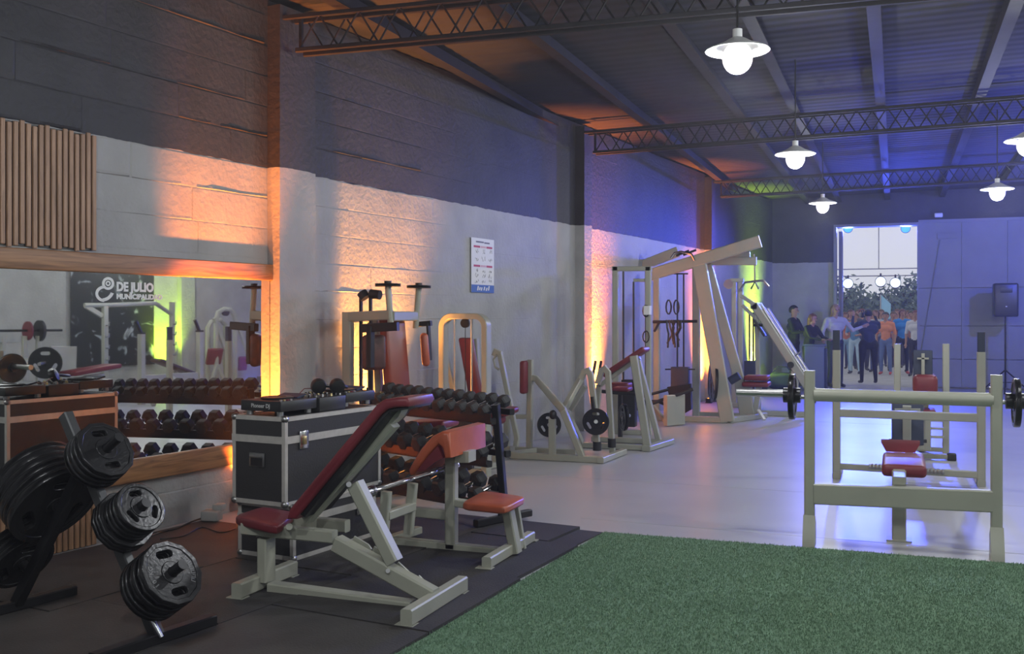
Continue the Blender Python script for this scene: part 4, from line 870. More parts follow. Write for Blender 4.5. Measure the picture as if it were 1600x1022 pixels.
# ---- far lat pulldown and leg press
Y12 = 17.2; a = PL(Y12)
lt = Thing('lat_pulldown', 'narrow cream lat pulldown tower with chrome pull bar near the lime uplight', 'gym machine', up(a(1155, 600), 0))
for x in (1147, 1157): lt.beam('post', up(a(x, 600), 0), a(x, 436), .08, .08)
lt.beam('top_beam', a(1142, 438), a(1162, 438), .10, .06); lt.beam('base_beam', up(a(1140, 610), .04), up(a(1190, 610), .04), .09, .08)
lt.part('pulley', MB().cyl(a(1139, 444, -.06), a(1139, 444, .0), .08, n=16), 'steel'); lt.part('pull_bar', MB().path([a(1160, 452, -.2), a(1167, 442, -.2), a(1182, 440, -.2), a(1196, 439, -.2), a(1204, 448, -.2)], .018, 8), 'steel')
lt.part('chain', MB().cyl(a(1182, 440, -.2), a(1181, 398, -.2), .012, n=6), 'steel'); lt.part('vee_handle', MB().path([a(1176, 452, -.2), a(1182, 441, -.2), a(1188, 452, -.2)], .016, 6), 'black')
for x in (1171, 1177, 1183): lt.part('guide_rod', MB().cyl(a(x, 488), up(a(x, 600), .2), .014, n=8), 'blackmetal')
lt.part('weight_stack', MB().rbox(a(1172, 578), (.18, .14, .30), .01), 'navy')
Y13 = 15.9; a = PL(Y13)
lpz = Thing('leg_press', 'cream leg press sled with long slanted rails before the block wall', 'gym machine', up(a(1225, 600), 0))
for dy in (0, .5):
    lpz.beam('slanted_rail', a(1178, 476, dy), a(1263, 606, dy), .10, .12); lpz.part('rail_bar', MB().cyl(a(1192, 482, dy+.08), a(1262, 592, dy+.08), .03, n=10), 'steel')
lpz.beam('top_cross', a(1178, 478, -.05), a(1178, 478, .55), .10, .10); lpz.beam('upper_frame', a(1158, 462), a(1182, 478), .06, .06); lpz.beam('upper_frame', a(1160, 477), a(1180, 497), .05, .05); lpz.beam('rear_post', a(1182, 486), up(a(1186, 600), 0), .07, .07)
lpz.beam('front_post', a(1243, 580), up(a(1238, 600), 0), .12, .08); lpz.beam('base_beam', up(a(1180, 605), .04), up(a(1266, 608), .04), .10, .08); lpz.part('carriage_wheel', MB().cyl(a(1236, 570, -.08), a(1236, 570, .02), .05, n=14), 'black')
lpz.part('handle_rod', MB().cyl(a(1178, 508, -.1), a(1193, 508, -.1), .02, n=8), 'black'); lpz.part('foot_plate', MB().beam(a(1180, 500, .05), a(1196, 525, .05), .4, .03), 'black'); lpz.beam('safety_pin', a(1243, 556, -.08), a(1252, 549, -.08), .02, .02, 'chrome')
# ================================================================== RACKS AND BENCHES ON THE PALE FLOOR
Y14 = 7.0; a = PL(Y14)
fr = Thing('bench_press_rack', 'cream bench press rack with thick round crossbar by the turf', 'rack', up(a(1408, 800), 0))
for x, yt, yb in ((1265, 579, 852), (1557, 586, 868)):
    p = a(x, 700); fr.beam('post', (p.x, Y14, .02), (p.x, Y14, a(x, yt).z), .066, .066)
    fr.part('foot_shoe', MB().prism([(p.x-.038, Y14-.11, 0), (p.x-.038, Y14+.04, 0), (p.x-.038, Y14+.04, .14), (p.x-.038, Y14-.035, .20), (p.x-.038, Y14-.10, .06)], (.076, 0, 0)), 'cream')
    fr.part('post_cup', MB().beam((p.x, Y14+.045, a(x, 606).z), (p.x, Y14+.045, a(x, 630).z), .075, .05), 'steel')
fr.beam('lower_beam', a(1272, 771), a(1551, 783), .07, .135); fr.cyl('crossbar', a(1272, 617), a(1552, 625), .043, 'cream', n=20)
fr.beam('bench_stem', up(a(1405, 740, .35), .0), a(1405, 748, .35), .09, .07); fr.box('stem_plate', up(a(1405, 740, .35), .006), (.16, .14, .01)); fr.beam('bench_rail', a(1405, 752, .02), a(1405, 752, 1.0), .08, .05)
bx, bz = a(1408, 740).x, G(1408, 733, .47).z
fr.part('bench_pad', MB().rbox((bx+.02, Y14+.72, .46), (.285, .70, .085), .03), 'redpad', ang=50); fr.part('head_pad', MB().prism([(bx-.10, Y14+1.08, .50), (bx+.10, Y14+1.08, .50), (bx+.135, Y14+1.14, .56), (bx-.135, Y14+1.14, .56)], (0, .05, .02)), 'redpad')
# barbell resting behind the crossbar
yb = Y14+.07
bz = .965
bb = Thing('barbell', 'barbell with small iron plates resting on the bench press rack', 'barbell', (bx, yb, bz))
xa, xb = VY(1151, 610, yb).x, VY(1645, 618, yb).x
bb.cyl('bar', (VY(1236, 610, yb).x, yb, bz), (VY(1592, 610, yb).x, yb, bz), .0145, 'steel'); bb.cyl('sleeve', (xa, yb, bz+.02), (VY(1228, 610, yb).x, yb, bz+.02), .026, 'steel', n=16); bb.cyl('sleeve', (VY(1600, 610, yb).x, yb, bz+.02), (xb, yb, bz+.02), .026, 'steel', n=16)
for x in (1229, 1246, 1577, 1600): bb.cyl('collar', (VY(x, 610, yb).x-.02, yb, bz+.01), (VY(x, 610, yb).x+.02, yb, bz+.01), .05, 'blackmetal', n=16)
for x, l in ((1238, 'near the leg press end of the bench press barbell'), (1588, 'on the gate side end of the bench press barbell')): weight_plate((VY(x, 610, yb).x, yb, bz), (1, 0, 0), .15, .036, 'small black iron weight plate '+l, 'plates on the barbell', 0, 0)
# second rack, taller, black sleeves, blue light put into their navy colour
Y15 = 9.95; a = PL(Y15)
r2k = Thing('squat_rack', 'tall cream rack with black sleeved post tops behind the bench press', 'rack', up(a(1420, 740), 0))
for x, yt, ys in ((1307, 516, 547), (1533, 519, 550)):
    p = a(x, 600); r2k.beam('post', (p.x, Y15, 0), (p.x, Y15, a(x, ys).z), .07, .07); r2k.beam('post_sleeve', (p.x, Y15, a(x, ys).z), (p.x, Y15, a(x, yt).z), .062, .062, 'navy'); r2k.beam('foot', (p.x, Y15-.05, .03), (p.x, Y15+.5, .03), .07, .06)
r2k.beam('upper_beam', a(1310, 645), a(1530, 653), .06, .075); r2k.beam('lower_beam', a(1310, 728), a(1530, 742), .06, .06)
for x0, x1, y in ((1358, 1378, 728), (1442, 1472, 735)): r2k.part('ribbed_grip', MB().lathe([(.02 if i % 2 else .028, .0+i*.016) for i in range(12)], a(x0, y, -.03), (1, 0, 0), 12), 'steel')
# incline bench seen from behind its backrest
Y16 = 11.0; a = PL(Y16)
ibk = Thing('adjustable_bench', 'adjustable bench with black backrest underside and dark red seat', 'bench', up(a(1418, 700), 0))
ibk.part('back_board', slab(a(1418, 660), (1, 0, 0), (0, .35, 1), .30, .46, .03, .01), 'navy'); ibk.beam('back_tube', a(1417, 695, -.04), a(1417, 633, -.12), .08, .05)
for y in (640, 650): ibk.beam('back_cross', a(1398, y, -.06), a(1438, y, -.06), .02, .03)
ibk.part('back_pad', slab(a(1418, 660, .05), (1, 0, 0), (0, .35, 1), .30, .48, .06, .025), 'redpad'); ibk.part('pivot_bar', MB().cyl(a(1389, 688, -.02), a(1448, 689, -.02), .018, n=10), 'black')
ibk.beam('base_beam', up(a(1420, 720), .04), up(a(1440, 715), .04)+Vector((0, .6, 0)), .07, .06); ibk.beam('foot', up(a(1440, 720), .04)+Vector((-.25, .6, 0)), up(PL(11.6)(1487, 714), .04), .06, .05); ibk.part('rubber_cap', MB().rbox(PL(11.6)(1487, 714), (.09, .07, .08), .015), 'black'); ibk.beam('main_post', up(a(1420, 720), .05), a(1420, 690), .07, .07)
for y in (664, 677, 691): ibk.beam('foot_rung', a(1450, y, .5), a(1478, y+1, .5), .03, .025)
ibk.beam('ladder_rail', a(1452, 655, .5), a(1452, 712, .5), .06, .05)
# dip bars / narrow rack with bench further back
Y17 = 12.2; a = PL(Y17)
nr = Thing('narrow_rack', 'narrow cream bench rack with dark red pad near the gate', 'rack', up(a(1440, 680), 0))
for x in (1402, 1478): p = a(x, 600); nr.beam('post', (p.x, Y17, 0), (p.x, Y17, a(x, 537).z), .07, .07)
nr.part('back_board', slab(a(1442, 568), (1, 0, 0), (0, .2, 1), .20, .30, .03, .01), 'navy'); nr.beam('tee_tube', a(1442, 585, -.05), a(1442, 552, -.05), .035, .03); nr.beam('tee_cross', a(1433, 560, -.05), a(1451, 560, -.05), .03, .02)
nr.part('bench_pad', MB().rbox(a(1445, 600), (.25, .5, .22), .05), 'redpad', ang=50); nr.part('seat_pad', MB().rbox(a(1442, 645), (.26, .4, .10), .03), 'redpad', ang=50); nr.beam('base_beam', up(a(1440, 690), .04), up(a(1440, 690), .04)+Vector((0, .8, 0)), .07, .06); nr.beam('bench_post', up(a(1442, 690), .03), a(1442, 655), .07, .07); nr.beam('back_post', up(a(1447, 690), .03)+Vector((0, .15, 0)), a(1447, 585, .12), .06, .05); nr.beam('floor_tie', up(a(1402, 690), .04), up(a(1478, 690), .04), .06, .05)
# loudspeaker on a tripod
sp = Vector((2.02, 22.35, 0)); st = Thing('speaker_stand', 'black tripod speaker stand in front of the sheet metal gate leaf', 'speaker stand', sp)
st.cyl('pole', sp+Vector((0, 0, .1)), sp+Vector((0, 0, 1.5)), .018, 'blackmetal')
for i in range(3): t = 2.1*i+.4; st.cyl('leg', sp+Vector((0, 0, .45)), sp+Vector((.5*math.cos(t), .5*math.sin(t), .01)), .014, 'blackmetal'); st.cyl('brace', sp+Vector((0, 0, .2)), sp+Vector((.27*math.cos(t), .27*math.sin(t), .21)), .008, 'blackmetal')
lsp = Thing('loudspeaker', 'black loudspeaker on a tripod stand before the gate leaf', 'loudspeaker', sp+Vector((0, 0, 1.5)))
lsp.part('cabinet', MB().rbox(sp+Vector((0, 0, 1.83)), (.44, .38, .66), .035), 'gear'); lsp.part('grille', MB().rbox(sp+Vector((0, -.192, 1.83)), (.38, .012, .60), .005), 'black'); lsp.part('horn', MB().rbox(sp+Vector((0, -.2, 2.03)), (.22, .01, .12), .004), 'blackmetal'); lsp.part('badge', MB().rbox(sp+Vector((0, -.2, 1.70)), (.03, .006, .02), .002), 'steel')
# ================================================================== PEOPLE, YARD
def capsule(p, q, r1, r2, mb):
    p, q = Vector(p), Vector(q); n = 10; d, s, u = frame(q-p if (q-p).length > 1e-4 else Vector((0, 0, 1))); rings = []
    for (c, r, sg) in ((p, r1, -1), (q, r2, 1)):
        for i in range(4):
            a = math.pi/2*(i/3); a = a if sg > 0 else math.pi/2-a
            rr, h = r*max(math.cos(a), .05), r*math.sin(a)*sg
            rings.append([c+d*h+(s*math.cos(2*math.pi*k/n)+u*math.sin(2*math.pi*k/n))*rr for k in range(n)])
    mb.rings(rings)
def segd(v, p, q, r1, r2):
    d = q-p; L = d.length_squared; t = 0 if L < 1e-9 else max(0, min(1, (v-p).dot(d)/L)); return (v-(p+d*t)).length-(r1+(r2-r1)*t)
def person(label, loc, rz, hgt=1.72, shirt=(.1, .1, .12), pants=(.03, .03, .04), skin=(.42, .24, .17), hair=(.03, .02, .015), shoes=(.03, .03, .03), long_hair=False, sleeves=True, armL=None, armR=None, lean=0.0, print_=None, vox=.014, group=None, legs=.09, build=1.0, crouch=0.0):
    s = hgt/1.72; k = len(bpy.data.materials)
    names = []
    for nm, c, rg in (('skin', skin, .55), ('shirt', shirt, .8), ('pants', pants, .8), ('shoe', shoes, .5), ('hair', hair, .6)):
        mat('person_%s_%d' % (nm, k), c, rg, 0, .12 if nm != 'skin' else 0, 7); names.append('person_%s_%d' % (nm, k))
    B = build
    lx = lambda z: -lean*(z-.95)*1.0            # torso leans towards -Y (the facing side)
    hip, ch, nk = Vector((0, 0, .95)), Vector((0, lx(1.28), 1.28)), Vector((0, lx(1.46), 1.46))
    hd = Vector((0, lx(1.60)-.012, 1.605))
    bones = []                                  # p, q, r1, r2, material index, name
    add = lambda p, q, r1, r2, m: bones.append((Vector(p), Vector(q), r1, r2, m))
    add((-.055*B, 0, .93), (.055*B, 0, .93), .115*B, .115*B, 2); add((0, lx(1.02), 1.02), (0, lx(1.12), 1.12), .125*B, .125*B, 1)
    add((-.075*B, lx(1.26), 1.27), (.075*B, lx(1.26), 1.27), .118*B, .118*B, 1); add((-.12*B, lx(1.40), 1.40), (.12*B, lx(1.40), 1.40), .072, .072, 1)
    add((0, lx(1.42), 1.43), nk, .065, .056, 0); add(nk, hd+Vector((0, .01, -.06)), .054, .055, 0)
    add(hd+Vector((0, .012, .02)), hd+Vector((0, -.005, .03)), .083, .080, 0); add(hd+Vector((0, -.012, -.055)), hd+Vector((0, -.028, -.085)), .062, .040, 0)
    add(hd+Vector((0, -.09, -.005)), hd+Vector((0, -.105, -.03)), .012, .016, 0)      # nose
    for sx in (-1, 1): add(hd+Vector((sx*.083, .008, .0)), hd+Vector((sx*.086, .012, -.03)), .014, .012, 0)   # ears
    arms = {-1: armR or ((-.06, .03, -.28), (-.05, -.04, -.53)), 1: armL or ((.06, .03, -.28), (.05, -.04, -.53))}
    for sx in (-1, 1):
        sh = Vector((sx*.185*B, lx(1.40), 1.40)); el, wr = sh+Vector(arms[sx][0]), sh+Vector(arms[sx][1])
        add(sh, el, .056, .044, 1); add(el, wr, .042, .030, 1 if sleeves else 0)
        hdir = (wr-el).normalized(); side = Vector((1, 0, 0)) if abs(hdir.x) < .8 else Vector((0, 0, 1)); side = (side-hdir*side.dot(hdir)).normalized(); nrm = hdir.cross(side)
        add(wr, wr+hdir*.07, .026, .034, 0)
        for f, (o, ln) in enumerate(((-.028, .065), (-.009, .075), (.010, .070), (.028, .055))):
            b0 = wr+hdir*.075+side*o; add(b0, b0+hdir*ln*.55+nrm*.01, .0095, .009, 0); add(b0+hdir*ln*.55+nrm*.01, b0+hdir*ln+nrm*.028, .009, .008, 0)
        tb = wr+hdir*.03-side*.032; add(tb, tb+hdir*.05-side*.02+nrm*.015, .0115, .009, 0)
        hp_, kn, an = Vector((sx*legs*.95, 0, .90)), Vector((sx*(legs+.015), -.03-crouch*.2, .50)), Vector((sx*(legs+.03), .02, .09))
        add(hp_, kn, .088*B, .060, 2); add(kn, an, .060, .042, 2); add(an+Vector((0, 0, -.03)), an+Vector((sx*.02, -.14, -.048)), .042, .034, 3)
    mb = MB()
    for p, q, r1, r2, m in bones: capsule(p, q, r1, r2, mb)
    me = mb.mesh('tmp', None, 0); o = bpy.data.objects.new('tmp', me); COL.objects.link(o)
    md = o.modifiers.new('r', 'REMESH'); md.mode = 'VOXEL'; md.voxel_size = vox
    sm = o.modifiers.new('s', 'SMOOTH'); sm.factor = .5; sm.iterations = 2
    bpy.context.view_layer.update()
    me2 = bpy.data.meshes.new_from_object(o.evaluated_get(bpy.context.evaluated_depsgraph_get())); bpy.data.objects.remove(o, do_unlink=True)
    for n in names[:4]: me2.materials.append(MATS[n])
    vi = [min(bones, key=lambda b: segd(v.co, b[0], b[1], b[2], b[3]))[4] for v in me2.vertices]
    for f in me2.polygons: f.material_index = vi[f.vertices[0]]; f.use_smooth = True
    me2.transform(Matrix.Scale(s, 4))
    body = link('person', me2, None, loc=loc, rz=rz); tag(body, label, 'person', group)
    # hair: a shell over the crown and the back of the head
    hb = MB(); n, m = 18, 12; rings = []
    for i in range(m+1):
        a = math.pi*i/m; ring = []
        for j in range(n):
            t = 2*math.pi*j/n; x, y, z = math.sin(a)*math.cos(t), math.sin(a)*math.sin(t), math.cos(a)
            lim = -.55 if y > .1 else (.42 if y < -.35 else .15)
            if long_hair and y > -.35: lim = -1
            zz = max(z, lim); kx = .098 if zz == z else .090
            ring.append(hd+Vector((x*kx, y*.104+.010, zz*.105+.022)))
        rings.append(ring)
    hb.rings(rings)
    if long_hair: capsule(hd+Vector((0, .07, -.02)), hd+Vector((0, .10, -.25)), .075, .06, hb)
    hm = hb.mesh('hair', None, 60); hm.transform(Matrix.Scale(s, 4)); link('hair', hm, names[4], body)
    eb = MB()
    for sx in (-1, 1): eb.sphere((hd+Vector((sx*.031, -.088, .012)))*s, .008*s, 8, 6)
    link('eyes', eb.mesh('eyes'), 'black', body); link('mouth', MB().box((hd+Vector((0, -.088, -.062)))*s, (.04*s, .012*s, .006*s)).mesh('mouth'), 'redpad', body)
    if print_: text_obj('shirt_lettering', print_, .11*s, 'white', body, Matrix.Translation(Vector((0, -.128+lx(1.27), 1.27))*s) @ Matrix.Rotation(math.pi/2, 4, 'X'), .003, 'CENTER', .004)
    return body
px = lambda x, Y: VY(x, 500, Y).x
person('young man in a black jacket with pale sleeve stripes behind the grey box', (px(1240, 22.7), 22.7, 0), 1.25, 1.74, (.018, .02, .03), (.02, .02, .03), hair=(.01, .01, .012), armL=((.05, -.12, -.24), (-.02, -.34, -.25)), armR=((-.05, -.10, -.24), (.02, -.32, -.24)))
person('woman with reddish hair in a black top leaning over the grey box', (px(1263, 22.15), 22.15, 0), 1.0, 1.56, (.012, .012, .02), (.02, .02, .025), hair=(.16, .06, .04), long_hair=True, lean=.18, armL=((.03, -.16, -.22), (-.04, -.36, -.26)), armR=((-.03, -.16, -.22), (.06, -.36, -.26)))
person('blonde woman in a loose white shirt and dark trousers at the gate', (px(1305, 22.75), 22.75, 0), .5, 1.76, (.52, .50, .50), (.02, .025, .05), hair=(.34, .20, .13), long_hair=True, build=1.05, armL=((.16, -.06, -.22), (.34, -.12, -.14)), armR=((-.10, -.04, -.25), (-.16, -.20, -.40)))
cm = person('man in a dark jacket and black trousers filming the crowd outside', (px(1357, 24.3), 24.3, 0), math.pi+.3, 1.66, (.03, .04, .08), (.008, .008, .015), hair=(.012, .012, .015), build=1.22, legs=.13, armL=((.08, -.20, -.10), (.03, -.34, .16)), armR=((-.08, -.20, -.10), (-.03, -.34, .16)), lean=.05)
vc = Vector((px(1357, 24.3), 24.3, 0))+Matrix.Rotation(math.pi+.3, 3, 'Z') @ Vector((0, -.46, 1.54))
cmr = Thing('video_camera', 'black video camera held up by the filming man', 'camera', vc)
R3 = Matrix.Rotation(math.pi+.3, 3, 'Z'); cmr.part('body', MB().rbox(vc, (.11, .20, .12), .015, R3), 'gear'); cmr.part('lens', MB().cyl(vc+R3 @ Vector((0, -.1, 0)), vc+R3 @ Vector((0, -.22, 0)), .04), 'black'); cmr.part('top_handle', MB().path([vc+R3 @ Vector(p) for p in ((0, .07, .06), (0, .05, .11), (0, -.07, .11), (0, -.09, .06))], .012, 6), 'gear')
CR = [(1321, 29.3, (.55, .18, .10), (.30, .45, .60), 'a coral top', 1.64), (1336, 28.6, (.12, .26, .45), (.45, .60, .70), 'a blue top and pale trousers', 1.62), (1347, 30.4, (.10, .10, .14), (.05, .05, .09), 'a dark coat', 1.74), (1369, 29.6, (.45, .45, .5), (.10, .12, .25), 'a grey shirt and jeans', 1.70),
      (1384, 28.5, (.75, .28, .14), (.14, .20, .40), 'an orange shirt and jeans', 1.64), (1396, 30.4, (.30, .06, .14), (.03, .03, .08), 'a crimson top', 1.66), (1410, 28.9, (.03, .25, .75), (.015, .02, .06), 'a bright blue shirt with white print', 1.72), (1424, 30.2, (.40, .2, .16), (.04, .04, .08), 'a tan shirt', 1.68), (1431, 27.9, (.65, .65, .68), (.03, .03, .05), 'a white shirt', 1.68),
      (1329, 31.2, (.15, .15, .2), (.05, .05, .1), 'a charcoal shirt in the back row', 1.72), (1341, 33.2, (.5, .45, .42), (.05, .05, .1), 'a beige shirt in the back row', 1.74), (1362, 31.6, (.35, .1, .1), (.05, .05, .1), 'a brick red shirt in the back row', 1.70), (1377, 33.0, (.1, .2, .3), (.05, .05, .1), 'a teal shirt in the back row', 1.74), (1402, 32.4, (.2, .2, .3), (.05, .05, .1), 'a slate shirt in the back row', 1.75), (1418, 33.4, (.6, .3, .2), (.05, .05, .1), 'a peach shirt in the back row', 1.71)]
for i, (x, Y, sh, pn, tx, h) in enumerate(CR):
    v = random.Random(i); person('onlooker outside the gate wearing '+tx, (px(x, Y), Y, -.02), v.uniform(-.4, .4), h, sh, pn, hair=(.03+.1*v.random(), .02+.05*v.random(), .015), sleeves=False, long_hair=(i % 3 == 0), vox=.02, group='onlookers outside the gate', print_='GYM' if False else None, shoes=(.5, .08, .08) if i in (4, 6) else (.03, .03, .03), armL=((.05, -.02, -.27), (-.04, -.20, -.30)) if i % 2 else None, armR=((-.05, -.02, -.27), (.04, -.20, -.30)) if i % 2 else None)
# grey box / lectern beside the people
gb = Vector((px(1273, 21.6), 21.6, 0)); bxx = Thing('grey_lectern', 'tall blue grey box lectern beside the woman in black', 'lectern', gb)
mat('slate', (.13, .17, .22), .6); bxx.part('body', MB().rbox(gb+Vector((0, 0, .46)), (.38, .34, .90), .012), 'slate'); bxx.part('top_panel', MB().rbox(gb+Vector((0, 0, .925)), (.42, .38, .03), .01), 'slate'); bxx.part('side_panel', MB().rbox(gb+Vector((.21, .05, .44)), (.05, .30, .84), .008), 'navy')
# black bags by the wall
bg2 = Vector((px(1222, 21.9), 21.9, 0)); bag = Thing('equipment_bag', 'dark equipment bag on the floor behind the leg press', 'bag', bg2)
bag.part('body', MB().rbox(bg2+Vector((0, 0, .17)), (.55, .35, .34), .10), 'navy', ang=60); bag.part('strap', MB().path([bg2+Vector((-.2, 0, .33)), bg2+Vector((-.1, 0, .46)), bg2+Vector((.1, 0, .46)), bg2+Vector((.2, 0, .33))], .012, 6), 'navy')
# trees
mat('leaf', (.13, .18, .14), .7, 0, .3, 2); mat('bark', (.10, .07, .05), .9)
def tree_at(x, Y, top, r, label, seed):
    v = random.Random(seed); p = Vector((x, Y, -.02)); t = Thing('tree', label, 'tree', p, group='trees beyond the yard')
    t.part('trunk', MB().path([p, p+Vector((.05, 0, top*.3)), p+Vector((-.03, .05, top*.62))], .11, 8), 'bark'); mb = MB()
    for k in range(5): 
        b0 = p+Vector((0, 0, top*.45)); e = b0+Vector((v.uniform(-r, r)*.6, v.uniform(-r, r)*.6, top*.32)); t.part('branch', MB().cyl(b0, e, .05, .02, 6), 'bark')
    for i in range(900):
        th, ph, q = v.uniform(0, 6.283), math.acos(v.uniform(-1, 1)), v.random()**.4*r*(.8+.35*v.random())
        c = p+Vector((q*math.sin(ph)*math.cos(th), q*math.sin(ph)*math.sin(th), top-r*.75+q*math.cos(ph)*.75)); a = Vector((v.uniform(-1, 1), v.uniform(-1, 1), v.uniform(-1, 1))).normalized()*.13; b = a.orthogonal().normalized()*.06
        mb.add([c-a, c+b, c+a, c-b], [(0, 1, 2, 3)])
    t.part('crown', mb, 'leaf', ang=0)
for i, (x, Y, top, r) in enumerate(((1306, 44, 3.2, 1.5), (1340, 52, 2.7, 1.3), (1368, 58, 2.9, 1.4), (1405, 47, 2.9, 1.3), (1440, 43, 3.2, 1.4))): tree_at(px(x, Y), Y, top, r, 'leafy tree beyond the yard '+('beside the folded gate leaf', 'behind the filming man', 'behind the pale banner', 'behind the onlooker in bright blue', 'at the gate leaf edge')[i], i)
wl2 = struct('yard_wall', MB().box((0, 60, 1.0), (60, .3, 2.0)), 'asphalt', 'low pale boundary wall of the yard')
fb = Vector((px(1376, 34), 34, 0)); fl2 = Thing('feather_banner', 'pale blue upright banner on a pole among the onlookers', 'banner', fb); mat('cyanflag', (.35, .65, .85), .7)
fl2.cyl('pole', fb, fb+Vector((0, 0, 2.2)), .02, 'steel'); fl2.part('flag', MB().prism([fb+Vector((.02, 0, .8)), fb+Vector((.28, 0, .9)), fb+Vector((.30, 0, 1.9)), fb+Vector((.02, 0, 2.18))], (0, .01, 0)), 'cyanflag'); fl2.part('base', MB().cyl(fb, fb+Vector((0, 0, .03)), .2), 'steel')
# ================================================================== THE OTHER SIDE OF THE ROOM (seen in the mirror)
def RF(x, y, X):                          # point met by the mirror image of a pixel on the plane X
    q = VP(x, y, WL(0, .032), WN); rX, rY = camxy(1, (x-800)/F); k = rX*WN[0]+rY*WN[1]; d = Vector((rX-2*k*WN[0], rY-2*k*WN[1], -(y-HY)/F)); s = (X-q.x)/d.x; return q+d*s
X0 = 7.96
a, b = RF(110, 425, X0), RF(240, 568, X0)
bn = Thing('wall_banner', 'large black banner with pale smears on the right-hand wall', 'banner', (X0, (a.y+b.y)/2, b.z))
m = mat('bannerprint', (.012, .014, .018), .5); nt = m.node_tree; bs = nt.nodes['Principled BSDF']; tc = nt.nodes['Texture Coordinate']
n = nt.nodes.new('ShaderNodeTexNoise'); n.inputs['Scale'].default_value = 2.2; n.inputs['Detail'].default_value = 2; n.inputs['Distortion'].default_value = 2.0; nt.links.new(tc.outputs['Object'], n.inputs['Vector'])
r = nt.nodes.new('ShaderNodeValToRGB'); r.color_ramp.elements[0].position = .60; r.color_ramp.elements[0].color = (.012, .014, .018, 1); r.color_ramp.elements[1].position = .70; r.color_ramp.elements[1].color = (.32, .36, .40, 1); nt.links.new(n.outputs['Fac'], r.inputs['Fac']); nt.links.new(r.outputs['Color'], bs.inputs['Base Color'])
bn.part('print', MB().box((X0-.012, (a.y+b.y)/2, (2.62+b.z)/2), (.01, b.y-a.y, 2.62-b.z)), 'bannerprint')
for z in (2.62, b.z): bn.part('batten', MB().box((X0-.012, (a.y+b.y)/2, z), (.03, b.y-a.y+.03, .03)), 'black')
# rack with bent top bar
Xk = 5.2; c = RF(164, 500, Xk); d2 = RF(269, 500, Xk+.9)
rk = Thing('power_rack', 'tall cream rack with hooks and bent top bar by the lime light', 'rack', (c.x, (c.y+d2.y)/2, 0))
for p, yt in ((c, 478), (d2, 472)):
    zt2 = RF(164, 478, Xk).z if p is c else RF(269, 472, Xk+.9).z
    rk.beam('post', (p.x, p.y, 0), (p.x, p.y, zt2), .09, .09); rk.beam('foot', (p.x-.4, p.y, .04), (p.x+.4, p.y, .04), .08, .08)
    for i in range(4): rk.part('bar_hook', MB().path([(p.x-.05, p.y, .75+.2*i), (p.x-.12, p.y, .75+.2*i), (p.x-.13, p.y, .81+.2*i)], .014, 6), 'steel')
rk.path('top_bar', [RF(132, 477, Xk), RF(164, 477, Xk), RF(243, 474, Xk+.6), (d2.x, d2.y, RF(269, 492, Xk+.9).z)], .04, 'cream'); rk.beam('top_gusset', RF(134, 478, Xk), RF(160, 494, Xk), .05, .08)
# low bench rack
Xq = 4.3; p0, p1 = RF(221, 540, Xq), RF(312, 540, Xq)
lk = Thing('low_bench_rack', 'low cream bench rack with black post caps facing the mirror', 'rack', ((p0.x+p1.x)/2, (p0.y+p1.y)/2, 0))
for p, y in ((p0, 522), (p1, 520)):
    z = RF(221, y, Xq).z; lk.beam('post', (p.x, p.y, 0), (p.x, p.y, z), .12, .09); lk.beam('post_cap', (p.x, p.y, z), (p.x, p.y, z+.03), .13, .1, 'black'); lk.cyl('safety_grip', (p.x, p.y, z), (p.x-.02, p.y-.12, z+.22), .03, 'black')
zb = RF(260, 590, Xq).z; lk.beam('lower_beam', (p0.x, p0.y, zb), (p1.x, p1.y, zb), .08, .13); q = (p0+p1)/2; lk.beam('brace', (q.x, q.y, zb), (q.x-.7, q.y, .03), .08, .08); lk.beam('brace', (p0.x, p0.y, zb*.8), (p0.x-.5, p0.y-.1, .03), .07, .07); lk.beam('brace', (p1.x, p1.y, zb*.8), (p1.x-.5, p1.y+.3, .03), .07, .07)
sb = RF(273, 574, 4.9); stp = Thing('tilted_board_bench', 'dark sit-up board tilted on a cream stand', 'bench', (sb.x, sb.y, 0)); mat('brownpad', (.06, .035, .03), .5)
stp.part('board', slab(sb, (1, 0, 0), RF(295, 582, 4.9)-RF(246, 563, 4.9), .36, .85, .06, .02), 'brownpad'); stp.beam('stand', (sb.x, sb.y, 0), sb-Vector((0, 0, .05)), .08, .08); stp.beam('foot', (sb.x-.3, sb.y, .03), (sb.x+.3, sb.y, .03), .07, .06); stp.beam('stand', (sb.x, sb.y+.3, 0), sb+Vector((0, .3, -.15)), .07, .07)
# arched machine with red pads
Xm = 6.2; M_ = lambda x, y, dX=0: RF(x, y, Xm+dX); g0 = M_(352, 540)
am = Thing('seated_press_machine', 'cream arched press machine with dark red pads at the right-hand wall', 'gym machine', (g0.x, g0.y, 0))
def gnd(p, z=0.0): return Vector((p.x, p.y, z))
am.path('arch', [gnd(M_(338, 540))]+[M_(338, 500), M_(341, 488), M_(350, 483), M_(360, 484), M_(366, 492), M_(368, 502)]+[gnd(M_(368, 540))], .05, 'cream'); am.path('arch', [gnd(M_(325, 540, .5))]+[M_(325, 512, .5), M_(330, 503, .5), M_(345, 500, .5), M_(352, 508, .5)]+[gnd(M_(353, 540, .5))], .05, 'cream')
am.beam('press_arm', M_(335, 497), M_(357, 561), .07, .07); am.beam('press_arm', M_(368, 497), M_(388, 555), .07, .07); am.part('pulley', MB().cyl(M_(354, 488), M_(354, 488)+Vector((.06, 0, 0)), .08, n=14), 'black')
am.part('chest_pad', slab(M_(335, 557), (0, 1, 0), (-.3, 0, 1), .36, .34, .09, .03), 'redpad'); am.part('seat_pad', slab(M_(379, 568), (0, 1, 0), (-.2, 0, 1), .22, .30, .09, .03), 'redpad')
